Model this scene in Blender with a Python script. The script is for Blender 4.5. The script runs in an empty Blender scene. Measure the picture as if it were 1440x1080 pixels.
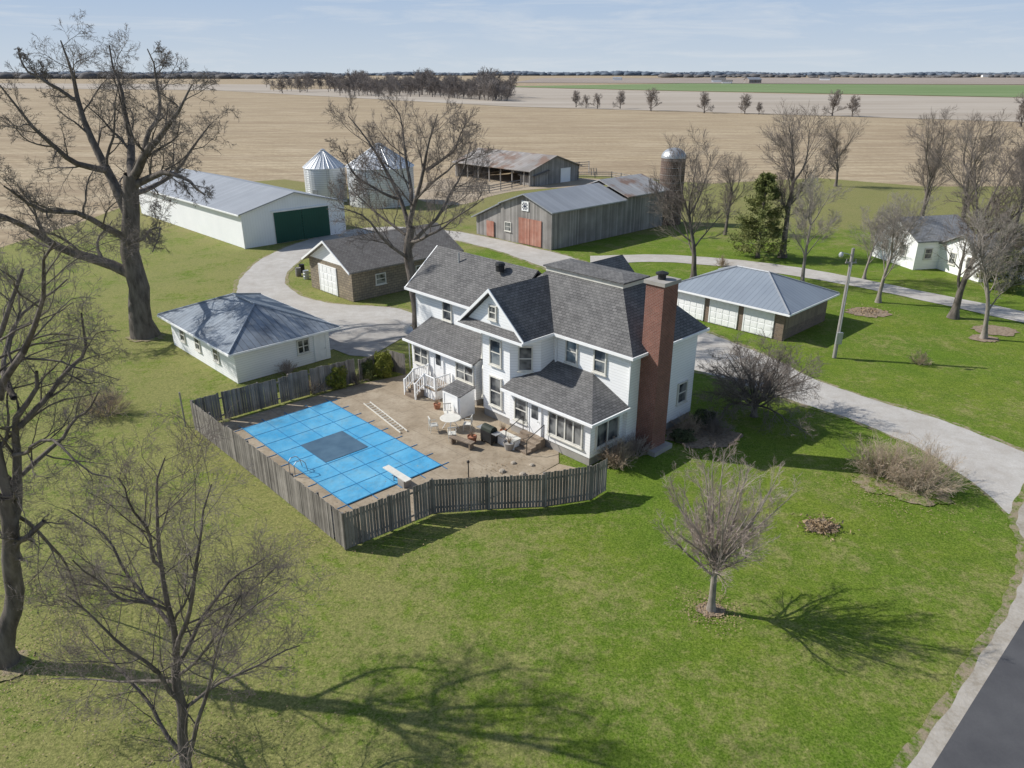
import bpy, math, random
import numpy as np
from math import sin, cos, pi
random.seed(5)
COL=bpy.context.scene.collection
R=math.radians
F=1050.; HC=20.
PITCH=math.atan(437/F); SP,CP=sin(PITCH),cos(PITCH)
def G(u,v,z=0.0):
    x=(u-720)/F; y=(540-v)/F
    k=(HC-z)/(SP-CP*y)
    return (x*k,(CP+SP*y)*k,z)
def AT(u,v,Y):
    x=(u-720)/F; y=(540-v)/F
    k=Y/(CP+SP*y)
    return (x*k,Y,HC-(SP-CP*y)*k)
RA=R(-46)
# ------------------------------------------------------------ camera, light
scn=bpy.context.scene
cam=bpy.data.cameras.new('camera'); co=bpy.data.objects.new('camera',cam); COL.objects.link(co)
co.location=(0,0,HC); co.rotation_euler=(pi/2-PITCH,0,0)
cam.sensor_width=36; cam.lens=F/1440*36; cam.clip_start=.3; cam.clip_end=40000
scn.camera=co
EL=R(38.5); sd=np.array([-.975,.205]); sd/=np.linalg.norm(sd)
sun=bpy.data.lights.new('sun','SUN'); sun.energy=5.0; sun.angle=R(.5); sun.color=(1,.965,.90)
so=bpy.data.objects.new('sun',sun); COL.objects.link(so)
from mathutils import Vector
so.rotation_euler=Vector((sd[0]*cos(EL),sd[1]*cos(EL),sin(EL))).to_track_quat('Z','Y').to_euler()
w=bpy.data.worlds.new('World'); scn.world=w; w.use_nodes=True
nt=w.node_tree; nd=nt.nodes; lk=nt.links
bg=nd['Background']
sky=nd.new('ShaderNodeTexSky'); sky.sky_type='NISHITA'; sky.sun_disc=False
sky.sun_elevation=EL; sky.sun_rotation=math.atan2(sd[0],sd[1])%(2*pi)
sky.air_density=1.0; sky.dust_density=.6; sky.ozone_density=1.5
tc=nd.new('ShaderNodeTexCoord'); sx=nd.new('ShaderNodeSeparateXYZ'); lk.new(tc.outputs['Generated'],sx.inputs[0])
def mr(a,b,src):
    o=nd.new('ShaderNodeMapRange'); o.inputs['From Min'].default_value=a; o.inputs['From Max'].default_value=b; lk.new(src,o.inputs['Value']); return o.outputs[0]
low=nd.new('ShaderNodeMixRGB'); low.inputs['Color1'].default_value=(4.9,5.55,6.2,1); low.inputs['Color2'].default_value=(3.25,4.35,6.0,1); lk.new(mr(0,.10,sx.outputs[2]),low.inputs['Fac'])
hi=nd.new('ShaderNodeMixRGB'); lk.new(mr(.10,.40,sx.outputs[2]),hi.inputs['Fac']); lk.new(low.outputs[0],hi.inputs['Color1']); lk.new(sky.outputs[0],hi.inputs['Color2'])
mp=nd.new('ShaderNodeMapping'); mp.inputs['Scale'].default_value=(2.2,2.2,20); mp.inputs['Rotation'].default_value=(0.06,0.05,0)
nz=nd.new('ShaderNodeTexNoise'); nz.inputs['Scale'].default_value=2.1; nz.inputs['Detail'].default_value=9; nz.inputs['Roughness'].default_value=.66; nz.inputs['Distortion'].default_value=.5
cr=nd.new('ShaderNodeValToRGB'); cr.color_ramp.elements[0].position=.50; cr.color_ramp.elements[1].position=.80
cr.color_ramp.elements[1].color=(.75,.75,.75,1)
mx=nd.new('ShaderNodeMixRGB'); mx.inputs['Color2'].default_value=(6.0,6.3,6.6,1)
lk.new(tc.outputs['Generated'],mp.inputs['Vector']); lk.new(mp.outputs[0],nz.inputs['Vector']); lk.new(nz.outputs['Fac'],cr.inputs[0])
lk.new(hi.outputs[0],mx.inputs['Color1']); lk.new(cr.outputs[0],mx.inputs['Fac'])
lk.new(mx.outputs[0],bg.inputs['Color']); bg.inputs['Strength'].default_value=.118
scn.view_settings.view_transform='Standard'; scn.view_settings.look='None'; scn.view_settings.exposure=0

# ------------------------------------------------------------ materials
class NT:
    def __init__(s,name,rough=.8,metal=0.,spec=.3):
        s.m=bpy.data.materials.new(name); s.m.use_nodes=True
        s.t=s.m.node_tree; s.b=s.t.nodes['Principled BSDF']
        s.b.inputs['Roughness'].default_value=rough; s.b.inputs['Metallic'].default_value=metal
        s.b.inputs['Specular IOR Level'].default_value=spec
        s.tc=s.t.nodes.new('ShaderNodeTexCoord')
    def n(s,typ,**kw):
        o=s.t.nodes.new(typ)
        for k,v in kw.items():
            k2=k.replace('_',' ')
            if k2 in o.inputs:
                if hasattr(v,'is_output') : s.t.links.new(v,o.inputs[k2])
                else: o.inputs[k2].default_value=v
        return o
    def noise(s,scale,detail=4,rough=.55,vec=None,stretch=None):
        vec=vec or s.tc.outputs['Object']
        if stretch:
            m=s.t.nodes.new('ShaderNodeMapping'); m.inputs['Scale'].default_value=stretch[:3]
            if len(stretch)>3:
                m2=s.t.nodes.new('ShaderNodeMapping'); m2.inputs['Rotation'].default_value=(0,0,stretch[3]); s.t.links.new(vec,m2.inputs['Vector']); vec=m2.outputs[0]
            s.t.links.new(vec,m.inputs['Vector']); vec=m.outputs[0]
        o=s.n('ShaderNodeTexNoise',Scale=scale,Detail=detail,Roughness=rough); s.t.links.new(vec,o.inputs['Vector'])
        return o.outputs['Fac']
    def ramp(s,fac,p0,p1,c0=(0,0,0,1),c1=(1,1,1,1)):
        o=s.t.nodes.new('ShaderNodeValToRGB'); e=o.color_ramp.elements
        e[0].position=p0; e[1].position=p1; e[0].color=c0; e[1].color=c1
        s.t.links.new(fac,o.inputs[0]); return o.outputs[0]
    def mapr(s,v,a,b,c=0.,d=1.):
        o=s.t.nodes.new('ShaderNodeMapRange')
        for i,x in zip((1,2,3,4),(a,b,c,d)): o.inputs[i].default_value=x
        s.t.links.new(v,o.inputs[0]); return o.outputs[0]
    def mix(s,fac,a,b,mode='MIX'):
        o=s.t.nodes.new('ShaderNodeMixRGB'); o.blend_type=mode
        for i,v in ((0,fac),(1,a),(2,b)):
            if hasattr(v,'is_output'): s.t.links.new(v,o.inputs[i])
            elif i==0: o.inputs[0].default_value=v
            else: o.inputs[i].default_value=(v[0],v[1],v[2],1)
        return o.outputs[0]
    def math(s,op,a,b=0.):
        o=s.t.nodes.new('ShaderNodeMath'); o.operation=op
        for i,v in ((0,a),(1,b)):
            if hasattr(v,'is_output'): s.t.links.new(v,o.inputs[i])
            else: o.inputs[i].default_value=v
        return o.outputs[0]
    def col(s,c):
        if hasattr(c,'is_output'): s.t.links.new(c,s.b.inputs['Base Color'])
        else: s.b.inputs['Base Color'].default_value=(c[0],c[1],c[2],1)
    def bump(s,h,strength=.4,dist=.05):
        o=s.t.nodes.new('ShaderNodeBump'); o.inputs['Strength'].default_value=strength; o.inputs['Distance'].default_value=dist
        s.t.links.new(h,o.inputs['Height']); s.t.links.new(o.outputs[0],s.b.inputs['Normal'])
def pm(name,a,b,scale=2.,rough=.85,metal=0.,bump=.3,lo=.35,hi=.65,detail=5,dist=.03,spec=.3):
    s=NT(name,rough,metal,spec); f=s.noise(scale,detail)
    s.col(s.mix(s.ramp(f,lo,hi),a,b))
    if bump: s.bump(f,bump,dist)
    return s.m
def striped(name,a,b,period,axis='u',lw=.1,dark=.6,rnd=0.,rough=.8,metal=0.,bump=.4,ns=.6,spec=.3,nlo=.3,nhi=.7,stain=None):
    s=NT(name,rough,metal,spec)
    sp=s.t.nodes.new('ShaderNodeSeparateXYZ'); s.t.links.new(s.tc.outputs['UV'],sp.inputs[0])
    q=s.math('DIVIDE',sp.outputs[0 if axis=='u' else 1],period)
    fr=s.math('FRACT',q); line=s.math('LESS_THAN',fr,lw)
    base=s.mix(s.ramp(s.noise(ns,5),nlo,nhi),a,b)
    if rnd>0:
        wn=s.t.nodes.new('ShaderNodeTexWhiteNoise'); wn.noise_dimensions='1D'; s.t.links.new(s.math('FLOOR',q),wn.inputs['W'])
        v=s.math('ADD',s.math('MULTIPLY',wn.outputs['Value'],rnd),1-rnd*.5)
        cb=s.t.nodes.new('ShaderNodeCombineXYZ')
        for i in range(3): s.t.links.new(v,cb.inputs[i])
        base=s.mix(1.,base,cb.outputs[0],'MULTIPLY')
    if stain: base=s.mix(s.ramp(s.noise(stain[1],6,.6,stretch=(1,1,.5)),stain[2],stain[3]),base,stain[0])
    s.col(s.mix(s.math('MULTIPLY',line,1-dark),base,(0.01,0.01,0.01)))
    s.bump(fr if axis=='v' else line,bump,.02)
    return s.m
def bricky(name,a,b,mort,w_,h_,ms=.01,rough=.9,bump=.5,ns=.5,var=.0,stain=(.1,.1,.1),sf=0.35):
    s=NT(name,rough)
    br=s.n('ShaderNodeTexBrick',Scale=1.,Mortar_Size=ms,Brick_Width=w_,Row_Height=h_)
    br.inputs['Color1'].default_value=(*a,1); br.inputs['Color2'].default_value=(*b,1); br.inputs['Mortar'].default_value=(*mort,1)
    s.t.links.new(s.tc.outputs['UV'],br.inputs['Vector'])
    f=s.ramp(s.noise(ns,6),.4,.75)
    c=s.mix(s.math('MULTIPLY',f,sf),br.outputs['Color'],stain)
    c=s.mix(s.ramp(s.noise(2.6,5,.7),.3,.7),s.mix(.28,c,(.01,.01,.01)),c)
    s.col(c); s.bump(br.outputs['Fac'],-bump,.02)
    return s.m
M={}
M['siding']=striped('white_clapboard',(.93,.93,.92),(.88,.88,.875),.17,'v',.16,.80,bump=.35,ns=.8)
M['white']=pm('white_paint',(.91,.91,.90),(.84,.84,.83),3,.5,bump=.05)
M['trim']=pm('cream_trim',(.70,.68,.62),(.60,.58,.52),3,.6,bump=.05)
M['whitemetal']=striped('white_metal_siding',(.91,.915,.92),(.85,.86,.87),.35,'u',.10,.90,bump=.3,rough=.45,ns=.4)
M['shingle']=bricky('asphalt_shingles',(.130,.127,.126),(.20,.194,.19),(.048,.048,.048),.32,.17,.014,ns=.9,stain=(.255,.25,.24))
M['shingle2']=bricky('weathered_brown_shingles',(.22,.195,.175),(.29,.265,.24),(.10,.09,.08),.35,.2,.015,ns=.9,stain=(.34,.32,.29))
M['lightshingle']=bricky('light_grey_shingles',(.22,.225,.235),(.29,.295,.30),(.12,.12,.12),.35,.2,.015,ns=.9,stain=(.36,.36,.36))
M['metalroof']=striped('blue_grey_metal_roof',(.20,.235,.275),(.28,.315,.355),.45,'u',.14,.6,rnd=.14,rough=.5,metal=.15,bump=.6,ns=.5,spec=.4,stain=((.15,.17,.195),.6,.48,.70))
M['metalroof2']=striped('pale_blue_metal_roof',(.25,.285,.33),(.30,.34,.385),.45,'u',.12,.75,rnd=.08,rough=.45,metal=.15,bump=.6,ns=.3,spec=.4)
M['metalroof3']=striped('grey_barn_metal_roof',(.29,.305,.325),(.37,.385,.405),.7,'u',.06,.8,rnd=.14,rough=.5,metal=.15,bump=.5,ns=.15,spec=.4)
M['wornroof']=striped('worn_rust_streaked_roof',(.33,.33,.33),(.40,.40,.40),.7,'u',.08,.7,rnd=.3,rough=.65,bump=.5,ns=.3,stain=((.25,.17,.13),.45,.50,.64))
M['rustroof']=striped('rusty_corrugated_roof',(.33,.31,.295),(.26,.23,.205),.8,'u',.08,.6,rnd=.4,rough=.7,bump=.5,ns=.3,stain=((.22,.15,.115),.35,.50,.62))
M['galv']=striped('galvanised_bin_steel',(.62,.64,.66),(.72,.74,.76),.35,'v',.22,.72,rough=.42,metal=.3,bump=.8,ns=.4,spec=.5)
M['boards']=striped('grey_barn_boards',(.24,.225,.21),(.36,.34,.32),.25,'u',.12,.35,rnd=.5,rough=.95,bump=.4,ns=.5)
M['redboards']=striped('faded_red_boards',(.36,.15,.105),(.46,.26,.20),.25,'u',.1,.55,rnd=.3,rough=.9,ns=.9)
M['green']=striped('dark_green_door_steel',(.015,.075,.055),(.02,.09,.065),.35,'u',.1,.6,rough=.45,ns=.4)
M['fence']=striped('weathered_fence_boards',(.165,.15,.132),(.27,.245,.218),.148,'u',.02,.8,rnd=.7,rough=.95,ns=1.2,bump=.2)
M['brick']=bricky('red_brick',(.27,.09,.062),(.20,.065,.047),(.32,.24,.20),.22,.075,.012,ns=.8,stain=(.12,.05,.04))
M['tanbrick']=bricky('tan_brown_brick',(.27,.18,.125),(.17,.12,.09),(.3,.25,.2),.25,.09,.014,ns=.8)
M['stone']=bricky('tan_stone_block',(.38,.31,.22),(.29,.235,.17),(.2,.17,.13),.5,.25,.03,ns=.8)
M['silotile']=bricky('dark_silo_tile',(.12,.07,.05),(.19,.12,.09),(.22,.18,.15),.35,.3,.03,ns=.5,stain=(.25,.2,.17))
M['concrete']=pm('grey_concrete',(.38,.36,.33),(.29,.27,.25),1.2,.9,bump=.2)
M['rockm']=pm('pale_tan_rock',(.42,.37,.30),(.30,.26,.21),3,.9,bump=.4)
M['terracotta']=pm('terracotta_clay',(.38,.17,.10),(.30,.13,.08),4,.85,bump=.1)
M['wood']=striped('deck_wood',(.22,.17,.13),(.3,.24,.18),.14,'u',.1,.5,rnd=.3,ns=1)
M['pole']=pm('grey_pole_wood',(.34,.32,.29),(.26,.24,.22),1,.9,bump=.3)
M['black']=pm('black_metal',(.02,.02,.02),(.035,.035,.035),4,.5,bump=0)
M['darkcover']=pm('dark_green_grill_cover',(.02,.03,.022),(.04,.045,.035),4,.7,bump=.3)
M['steel']=pm('aluminium',(.50,.51,.52),(.40,.41,.42),4,.4,.5,bump=0,spec=.5)
M['soil']=pm('mulch',(.19,.14,.095),(.33,.26,.19),5,.95,bump=.6,dist=.08)
g=NT('window_glass',.12,0,.6); g.col(g.mix(g.ramp(g.noise(1.1,2),.4,.6),(.03,.035,.043),(.24,.245,.24))); M['glass']=g.m
g=NT('bark',.95); f=g.noise(3,6,.65,stretch=(1,1,.25)); g.col(g.mix(g.ramp(f,.35,.65),(.085,.072,.062),(.21,.182,.157))); g.bump(f,.8,.08); M['bark']=g.m
g=NT('pale_bark',.95); f=g.noise(4,6,.65,stretch=(1,1,.3)); g.col(g.mix(g.ramp(f,.35,.65),(.20,.175,.15),(.34,.30,.26))); g.bump(f,.6,.05); M['palebark']=g.m
M['twig']=pm('grey_brown_twigs',(.17,.14,.12),(.27,.23,.20),.6,.95,bump=0)
M['darktwig']=pm('dark_twigs',(.13,.112,.098),(.225,.197,.172),.5,.95,bump=0)
M['paletwig']=pm('pale_grey_twigs',(.28,.245,.21),(.38,.34,.30),.7,.95,bump=0)
M['redtwig']=pm('reddish_tan_twigs',(.32,.25,.21),(.48,.40,.35),.9,.95,bump=0)
M['brownshrub']=pm('brown_shrub_stems',(.32,.235,.165),(.50,.40,.30),1.5,.95,bump=0)
M['tanshrub']=pm('tan_shrub_stems',(.40,.31,.225),(.58,.48,.37),1.5,.95,bump=0)
def leafm(n,a,b,sc=1.5):
    g=NT(n,.75); g.col(g.mix(g.ramp(g.noise(sc,3),.35,.65),a,b)); return g.m
M['needle']=leafm('olive_needles',(.09,.115,.03),(.24,.25,.085),.9)
M['needle2']=leafm('yellow_green_leaves',(.12,.15,.02),(.28,.28,.05),2)
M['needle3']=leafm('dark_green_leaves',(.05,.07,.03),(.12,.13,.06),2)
M['leaf']=leafm('fallen_leaf_brown',(.22,.15,.08),(.40,.30,.19),6)
def lawnmat(name,verge=0):
    g=NT(name,.9,0,.08)
    sep=g.t.nodes.new('ShaderNodeSeparateXYZ'); g.t.links.new(g.tc.outputs['Object'],sep.inputs[0])
    X_,Y_=sep.outputs[0],sep.outputs[1]
    n1=g.noise(.10,6,.6); n2=g.noise(.6,9,.75); n3=g.noise(12,4,.85); n4=g.noise(1.6,12,.88); n5=g.noise(.22,9,.75); n6=g.noise(5.5,6,.8)
    c=g.mix(g.ramp(n1,.38,.62),(.125,.235,.012),(.20,.275,.024))
    c=g.mix(g.math('MULTIPLY',g.ramp(n2,.42,.60),.6),c,(.070,.160,.006))
    left=g.mapr(X_,5.,-11.,0.,1.); near=g.mapr(Y_,42.,16.,0.,1.)
    bias=g.math('ADD',g.math('MULTIPLY',left,.085),g.math('MULTIPLY',near,.02))
    mot=g.math('ADD',g.math('ADD',g.math('MULTIPLY',n4,.6),g.math('MULTIPLY',n5,.4)),bias)
    c=g.mix(g.math('MULTIPLY',g.ramp(mot,.505,.585),.72),c,(.42,.355,.165))
    far=g.math('ADD',g.mapr(Y_,84.,112.,0.,.45),g.math('MULTIPLY',n5,.9))
    c=g.mix(g.math('MULTIPLY',g.ramp(far,.62,.85),.8),c,(.33,.27,.14))
    c=g.mix(g.ramp(n6,.40,.60),g.mix(.42,c,(.02,.05,.003)),c)
    c=g.mix(g.ramp(n3,.38,.62),g.mix(.42,c,(.02,.045,.003)),g.mix(.20,c,(.52,.54,.17)))
    if verge: c=g.mix(g.ramp(g.noise(1.6,7,.75),.42,.58),c,(.33,.27,.19))
    g.col(c); g.bump(g.mix(.5,n6,n3),.9,.10)
    return g.m
M['lawn']=lawnmat('lawn_grass'); M['verge']=lawnmat('grassy_verge',1)
g=NT('stubble_soil',.95,0,.1)
n1=g.noise(.010,6,.6); n2=g.noise(.55,6,.7,stretch=(.03,1.0,1,R(44))); n3=g.noise(.10,8,.75,stretch=(.12,1.6,1,R(3))); n4=g.noise(.8,8,.82); n5=g.noise(.03,7,.7,stretch=(.3,1.5,1,R(-6))); n7=g.noise(.06,6,.7)
c=g.mix(g.ramp(n1,.35,.65),(.47,.38,.25),(.385,.30,.195)); c=g.mix(g.math('MULTIPLY',g.ramp(n2,.44,.58),.5),c,(.25,.185,.12)); c=g.mix(g.math('MULTIPLY',g.ramp(n3,.44,.60),.6),c,(.57,.48,.335)); c=g.mix(g.math('MULTIPLY',g.ramp(n5,.46,.60),.5),c,(.29,.22,.15)); c=g.mix(g.math('MULTIPLY',g.ramp(n4,.44,.60),.55),c,(.24,.18,.12)); c=g.mix(g.math('MULTIPLY',g.ramp(n7,.5,.68),.4),c,(.54,.45,.32))
mpw=g.t.nodes.new('ShaderNodeMapping'); mpw.inputs['Rotation'].default_value=(0,0,R(-8)); g.t.links.new(g.tc.outputs['Object'],mpw.inputs[0])
wv=g.n('ShaderNodeTexWave',Scale=.055,Distortion=1.2,Detail=3.,Detail_Scale=.6); wv.bands_direction='Y'; g.t.links.new(mpw.outputs[0],wv.inputs['Vector'])
c=g.mix(g.math('MULTIPLY',g.ramp(wv.outputs['Fac'],.35,.75),.28),c,(.24,.18,.115))
g.col(c); M['stubble']=g.m
def field(n,a,b,sc=.01):
    g=NT(n,.95,0,.1); f=g.noise(sc,9,.75,stretch=(.25,1.4,1)); g.col(g.mix(g.ramp(f,.40,.60),a,b)); return g.m
M['pale']=field('pale_stubble',(.45,.40,.34),(.35,.30,.245)); M['gfield']=field('green_crop',(.15,.22,.09),(.21,.265,.13)); M['brownf']=field('brown_tillage',(.27,.225,.19),(.37,.32,.28))
g=NT('gravel',.95,0,.2); n1=g.noise(.35,6,.65); n2=g.noise(9,5,.7); n3=g.noise(1.3,7,.7); c=g.mix(g.ramp(n1,.35,.65),(.45,.425,.39),(.56,.54,.505)); c=g.mix(g.math('MULTIPLY',g.ramp(n3,.42,.65),.4),c,(.35,.305,.25)); c=g.mix(g.math('MULTIPLY',g.ramp(n2,.35,.7),.45),c,(.31,.28,.25)); g.col(c); g.bump(n2,.6,.04); M['gravel']=g.m
g=NT('shoulder_gravel',.95,0,.2); n1=g.noise(.8,6,.65); n2=g.noise(7,5,.7); c=g.mix(g.ramp(n1,.38,.62),(.40,.365,.315),(.28,.245,.195)); c=g.mix(g.math('MULTIPLY',g.ramp(n2,.35,.7),.5),c,(.48,.45,.41)); g.col(c); g.bump(n2,.6,.04); M['shoulder']=g.m
g=NT('dirt_yard',.95,0,.2); n1=g.noise(.15,6,.6); n2=g.noise(3,6,.7); c=g.mix(g.ramp(n1,.35,.65),(.36,.285,.20),(.45,.375,.285)); c=g.mix(g.math('MULTIPLY',g.ramp(n2,.4,.7),.5),c,(.23,.18,.12)); g.col(c); g.bump(n2,.5,.05); M['dirt']=g.m
g=NT('asphalt',.85,0,.3); n1=g.noise(.5,6); n2=g.noise(12,4,.7); c=g.mix(g.ramp(n1,.35,.65),(.06,.06,.066),(.09,.09,.095)); c=g.mix(g.math('MULTIPLY',n2,.3),c,(.14,.14,.14)); g.col(c); g.bump(n2,.4,.02); M['asphalt']=g.m
g=NT('patio_concrete',.9,0,.25); n1=g.noise(.45,7,.65); n2=g.noise(5,5,.7); n3=g.noise(1.4,8,.75)
c=g.mix(g.ramp(n1,.36,.64),(.30,.24,.17),(.42,.352,.265)); c=g.mix(g.math('MULTIPLY',g.ramp(n3,.48,.66),.55),c,(.21,.165,.115)); c=g.mix(g.math('MULTIPLY',g.ramp(n2,.45,.7),.35),c,(.19,.15,.10))
br=g.n('ShaderNodeTexBrick',Scale=1.,Mortar_Size=.02,Brick_Width=2.4,Row_Height=2.4); br.offset=0
mm=g.t.nodes.new('ShaderNodeMapping'); mm.inputs['Rotation'].default_value=(0,0,-RA); g.t.links.new(g.tc.outputs['Object'],mm.inputs[0]); g.t.links.new(mm.outputs[0],br.inputs['Vector'])
c=g.mix(g.math('MULTIPLY',br.outputs['Fac'],.4),c,(.12,.095,.07)); g.col(c); g.bump(n2,.3,.02); M['patio']=g.m
g=NT('pool_cover_fabric',.65,0,.25)
sp_=g.t.nodes.new('ShaderNodeSeparateXYZ'); g.t.links.new(g.tc.outputs['Object'],sp_.inputs[0])
n1=g.noise(.35,6,.6); c=g.mix(g.ramp(n1,.35,.68),(.05,.30,.54),(.13,.42,.64)); c=g.mix(g.math('MULTIPLY',g.ramp(g.noise(.8,8,.72),.48,.70),.6),c,(.20,.40,.50)); c=g.mix(g.math('MULTIPLY',g.ramp(g.noise(3.5,8,.8),.54,.68),.55),c,(.16,.23,.25))
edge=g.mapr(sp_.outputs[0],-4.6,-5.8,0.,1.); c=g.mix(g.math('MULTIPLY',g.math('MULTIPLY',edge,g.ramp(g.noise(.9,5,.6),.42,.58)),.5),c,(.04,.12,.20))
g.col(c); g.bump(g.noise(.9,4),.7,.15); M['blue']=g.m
M['strap']=pm('blue_strap',(.015,.15,.34),(.03,.19,.40),3,.6,bump=0)
M['mesh']=pm('grey_navy_drain_mesh',(.055,.11,.17),(.085,.155,.22),1,.6,bump=.1)

# ------------------------------------------------------------ mesh builder
class MB:
    def __init__(s): s.f=[]
    def face(s,*pts): s.f.append([tuple(map(float,p)) for p in pts]); return s
    def obox(s,c,t,n,ht,hn,hz):
        cx,cy,cz=c
        def P(a,b,z): return (cx+t[0]*a*ht+n[0]*b*hn, cy+t[1]*a*ht+n[1]*b*hn, cz+z*hz)
        q=[P(-1,-1,-1),P(1,-1,-1),P(1,1,-1),P(-1,1,-1),P(-1,-1,1),P(1,-1,1),P(1,1,1),P(-1,1,1)]
        for i in ((3,2,1,0),(4,5,6,7),(0,1,5,4),(1,2,6,5),(2,3,7,6),(3,0,4,7)): s.f.append([q[j] for j in i])
        return s
    def box(s,x0,x1,y0,y1,z0,z1): return s.obox(((x0+x1)/2,(y0+y1)/2,(z0+z1)/2),(1,0),(0,1),(x1-x0)/2,(y1-y0)/2,(z1-z0)/2)
    def prism(s,poly,z0,z1):
        n=len(poly)
        for i in range(n):
            a=poly[i]; b=poly[(i+1)%n]; s.face((a[0],a[1],z0),(b[0],b[1],z0),(b[0],b[1],z1),(a[0],a[1],z1))
        s.face(*[(p[0],p[1],z1) for p in poly]); s.face(*[(p[0],p[1],z0) for p in poly][::-1]); return s
    def slab(s,pts,th=.14):
        lo=[(p[0],p[1],p[2]-th) for p in pts]; s.face(*pts); s.face(*lo[::-1])
        for i in range(len(pts)):
            j=(i+1)%len(pts); s.face(lo[i],lo[j],pts[j],pts[i])
        return s
    def tube(s,p0,p1,r0,r1=None,n=8):
        r1=r0 if r1 is None else r1
        a=Vector(p0); b=Vector(p1); d=(b-a).normalized(); ref=Vector((0,0,1)) if abs(d.z)<.9 else Vector((1,0,0))
        u=d.cross(ref).normalized(); v=d.cross(u)
        A=[a+(u*cos(2*pi*i/n)+v*sin(2*pi*i/n))*r0 for i in range(n)]; B=[b+(u*cos(2*pi*i/n)+v*sin(2*pi*i/n))*r1 for i in range(n)]
        for i in range(n):
            j=(i+1)%n; s.face(A[i],A[j],B[j],B[i])
        s.face(*A[::-1]); s.face(*B); return s
    def lathe(s,prof,c=(0,0),n=24):
        for (r0,z0),(r1,z1) in zip(prof,prof[1:]):
            for i in range(n):
                a=2*pi*i/n; b=2*pi*(i+1)/n
                q=[(c[0]+r0*cos(a),c[1]+r0*sin(a),z0),(c[0]+r0*cos(b),c[1]+r0*sin(b),z0),(c[0]+r1*cos(b),c[1]+r1*sin(b),z1),(c[0]+r1*cos(a),c[1]+r1*sin(a),z1)]
                if r0<1e-6: q=[q[0],q[2],q[3]]
                elif r1<1e-6: q=[q[0],q[1],q[2]]
                s.f.append(q)
        return s
    def build(s,name,mat,parent=None,label=None):
        vs=[];fs=[];uv=[]
        for f in s.f:
            b=len(vs); vs+=f; fs.append(list(range(b,b+len(f))))
            p=[Vector(q) for q in f]; n=Vector((0,0,0))
            for i in range(len(p)): n+= (p[i]-p[0]).cross(p[(i+1)%len(p)]-p[0])
            n=n.normalized() if n.length>1e-12 else Vector((0,0,1))
            t=Vector((0,0,1)).cross(n)
            if t.length<.05: t=Vector((1,0,0)); bt=Vector((0,1,0))
            else: t.normalize(); bt=n.cross(t)
            for q in p: uv+=[q.dot(t),q.dot(bt)]
        me=bpy.data.meshes.new(name); me.from_pydata(vs,[],fs)
        ul=me.uv_layers.new(name='UVMap'); ul.data.foreach_set('uv',uv)
        me.materials.append(mat); o=bpy.data.objects.new(name,me); COL.objects.link(o)
        if parent: o.parent=parent
        if label: o['label']=label
        return o
def thing(name,label,cat,loc=(0,0,0),rz=0.,group=None):
    o=bpy.data.objects.new(name,None); COL.objects.link(o); o.location=loc; o.rotation_euler=(0,0,rz)
    o['label']=label; o['category']=cat
    if group: o['group']=group
    return o
def tag(o,label,cat,group=None):
    o['label']=label; o['category']=cat
    if group: o['group']=group
    return o
def sheet(name,px,z,mat,world=False):
    m=MB(); P=[(p[0],p[1],z) for p in px] if world else [(lambda q:(q[0],q[1],z))(G(u,v,0)) for u,v in px]
    m.face(*P); o=m.build(name,mat); o['kind']='structure'; return o
def smooth_poly(px,it=2):
    for _ in range(it):
        q=[]
        for i in range(len(px)):
            a=px[i]; b=px[(i+1)%len(px)]
            q+=[(a[0]*.75+b[0]*.25,a[1]*.75+b[1]*.25),(a[0]*.25+b[0]*.75,a[1]*.25+b[1]*.75)]
        px=q
    return px
def strip(name,pts,z,mat,jag=0.0,world=False):
    P=pts if world else [(G(*a),G(*b)) for a,b in pts]
    Q=[]
    for (a0,b0),(a1,b1) in zip(P,P[1:]):
        for k in range(12):
            t=k/12; Q.append(([a0[i]+(a1[i]-a0[i])*t for i in (0,1)],[b0[i]+(b1[i]-b0[i])*t for i in (0,1)]))
    Q.append((list(P[-1][0][:2]),list(P[-1][1][:2])))
    for e in (0,1):
        for _ in range(14):
            old=[q[e][:] for q in Q]
            for i in range(1,len(Q)-1):
                for c in (0,1): Q[i][e][c]=(old[i-1][c]+2*old[i][c]+old[i+1][c])/4
    m=MB()
    if jag:
        ph=[random.random()*9 for _ in range(4)]
        for i,q in enumerate(Q):
            a=np.array(q[0]); b=np.array(q[1]); d=(b-a)/max(1e-6,np.linalg.norm(b-a))
            w0=jag*(sin(i*1.3+ph[0])+.7*sin(i*.47+ph[1])); w1=jag*(sin(i*1.1+ph[2])+.7*sin(i*.53+ph[3]))
            q[0][:]=list(a-d*w0); q[1][:]=list(b+d*w1)
    for (a0,b0),(a1,b1) in zip(Q,Q[1:]): m.face((a0[0],a0[1],z),(a1[0],a1[1],z),(b1[0],b1[1],z),(b0[0],b0[1],z))
    o=m.build(name,mat); o['kind']='structure'; return o

# ------------------------------------------------------------ ground
sheet('ground',[(-14000,-300),(14000,-300),(14000,16000),(-14000,16000)],-.05,M['stubble'],True)
sheet('pale_field',[(300,127),(720,150),(1000,158),(1640,178),(1640,141),(1100,132),(720,123)],.1,M['pale'])
sheet('far_field',[(-200,122),(380,128),(380,119),(-200,116)],.2,M['pale'])
sheet('green_field',[(700,122),(960,128),(1640,141),(1640,121),(960,117.5)],.3,M['gfield'])
sheet('brown_field',[(720,116.5),(1640,120),(1640,109),(760,110)],.6,M['brownf'])
LWN=[(-300,440),(0,348),(120,310),(250,262),(400,252),(470,262),(600,262),(820,246),(1000,258),(1150,250),(1300,262),(1500,262),(1900,300)]
Lw=[G(u,v) for u,v in LWN]
sheet('lawn',[(-60,-5),(-75,60)]+[(p[0],p[1]) for p in Lw]+[(120,-5)],-.02,M['lawn'],True)
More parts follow.
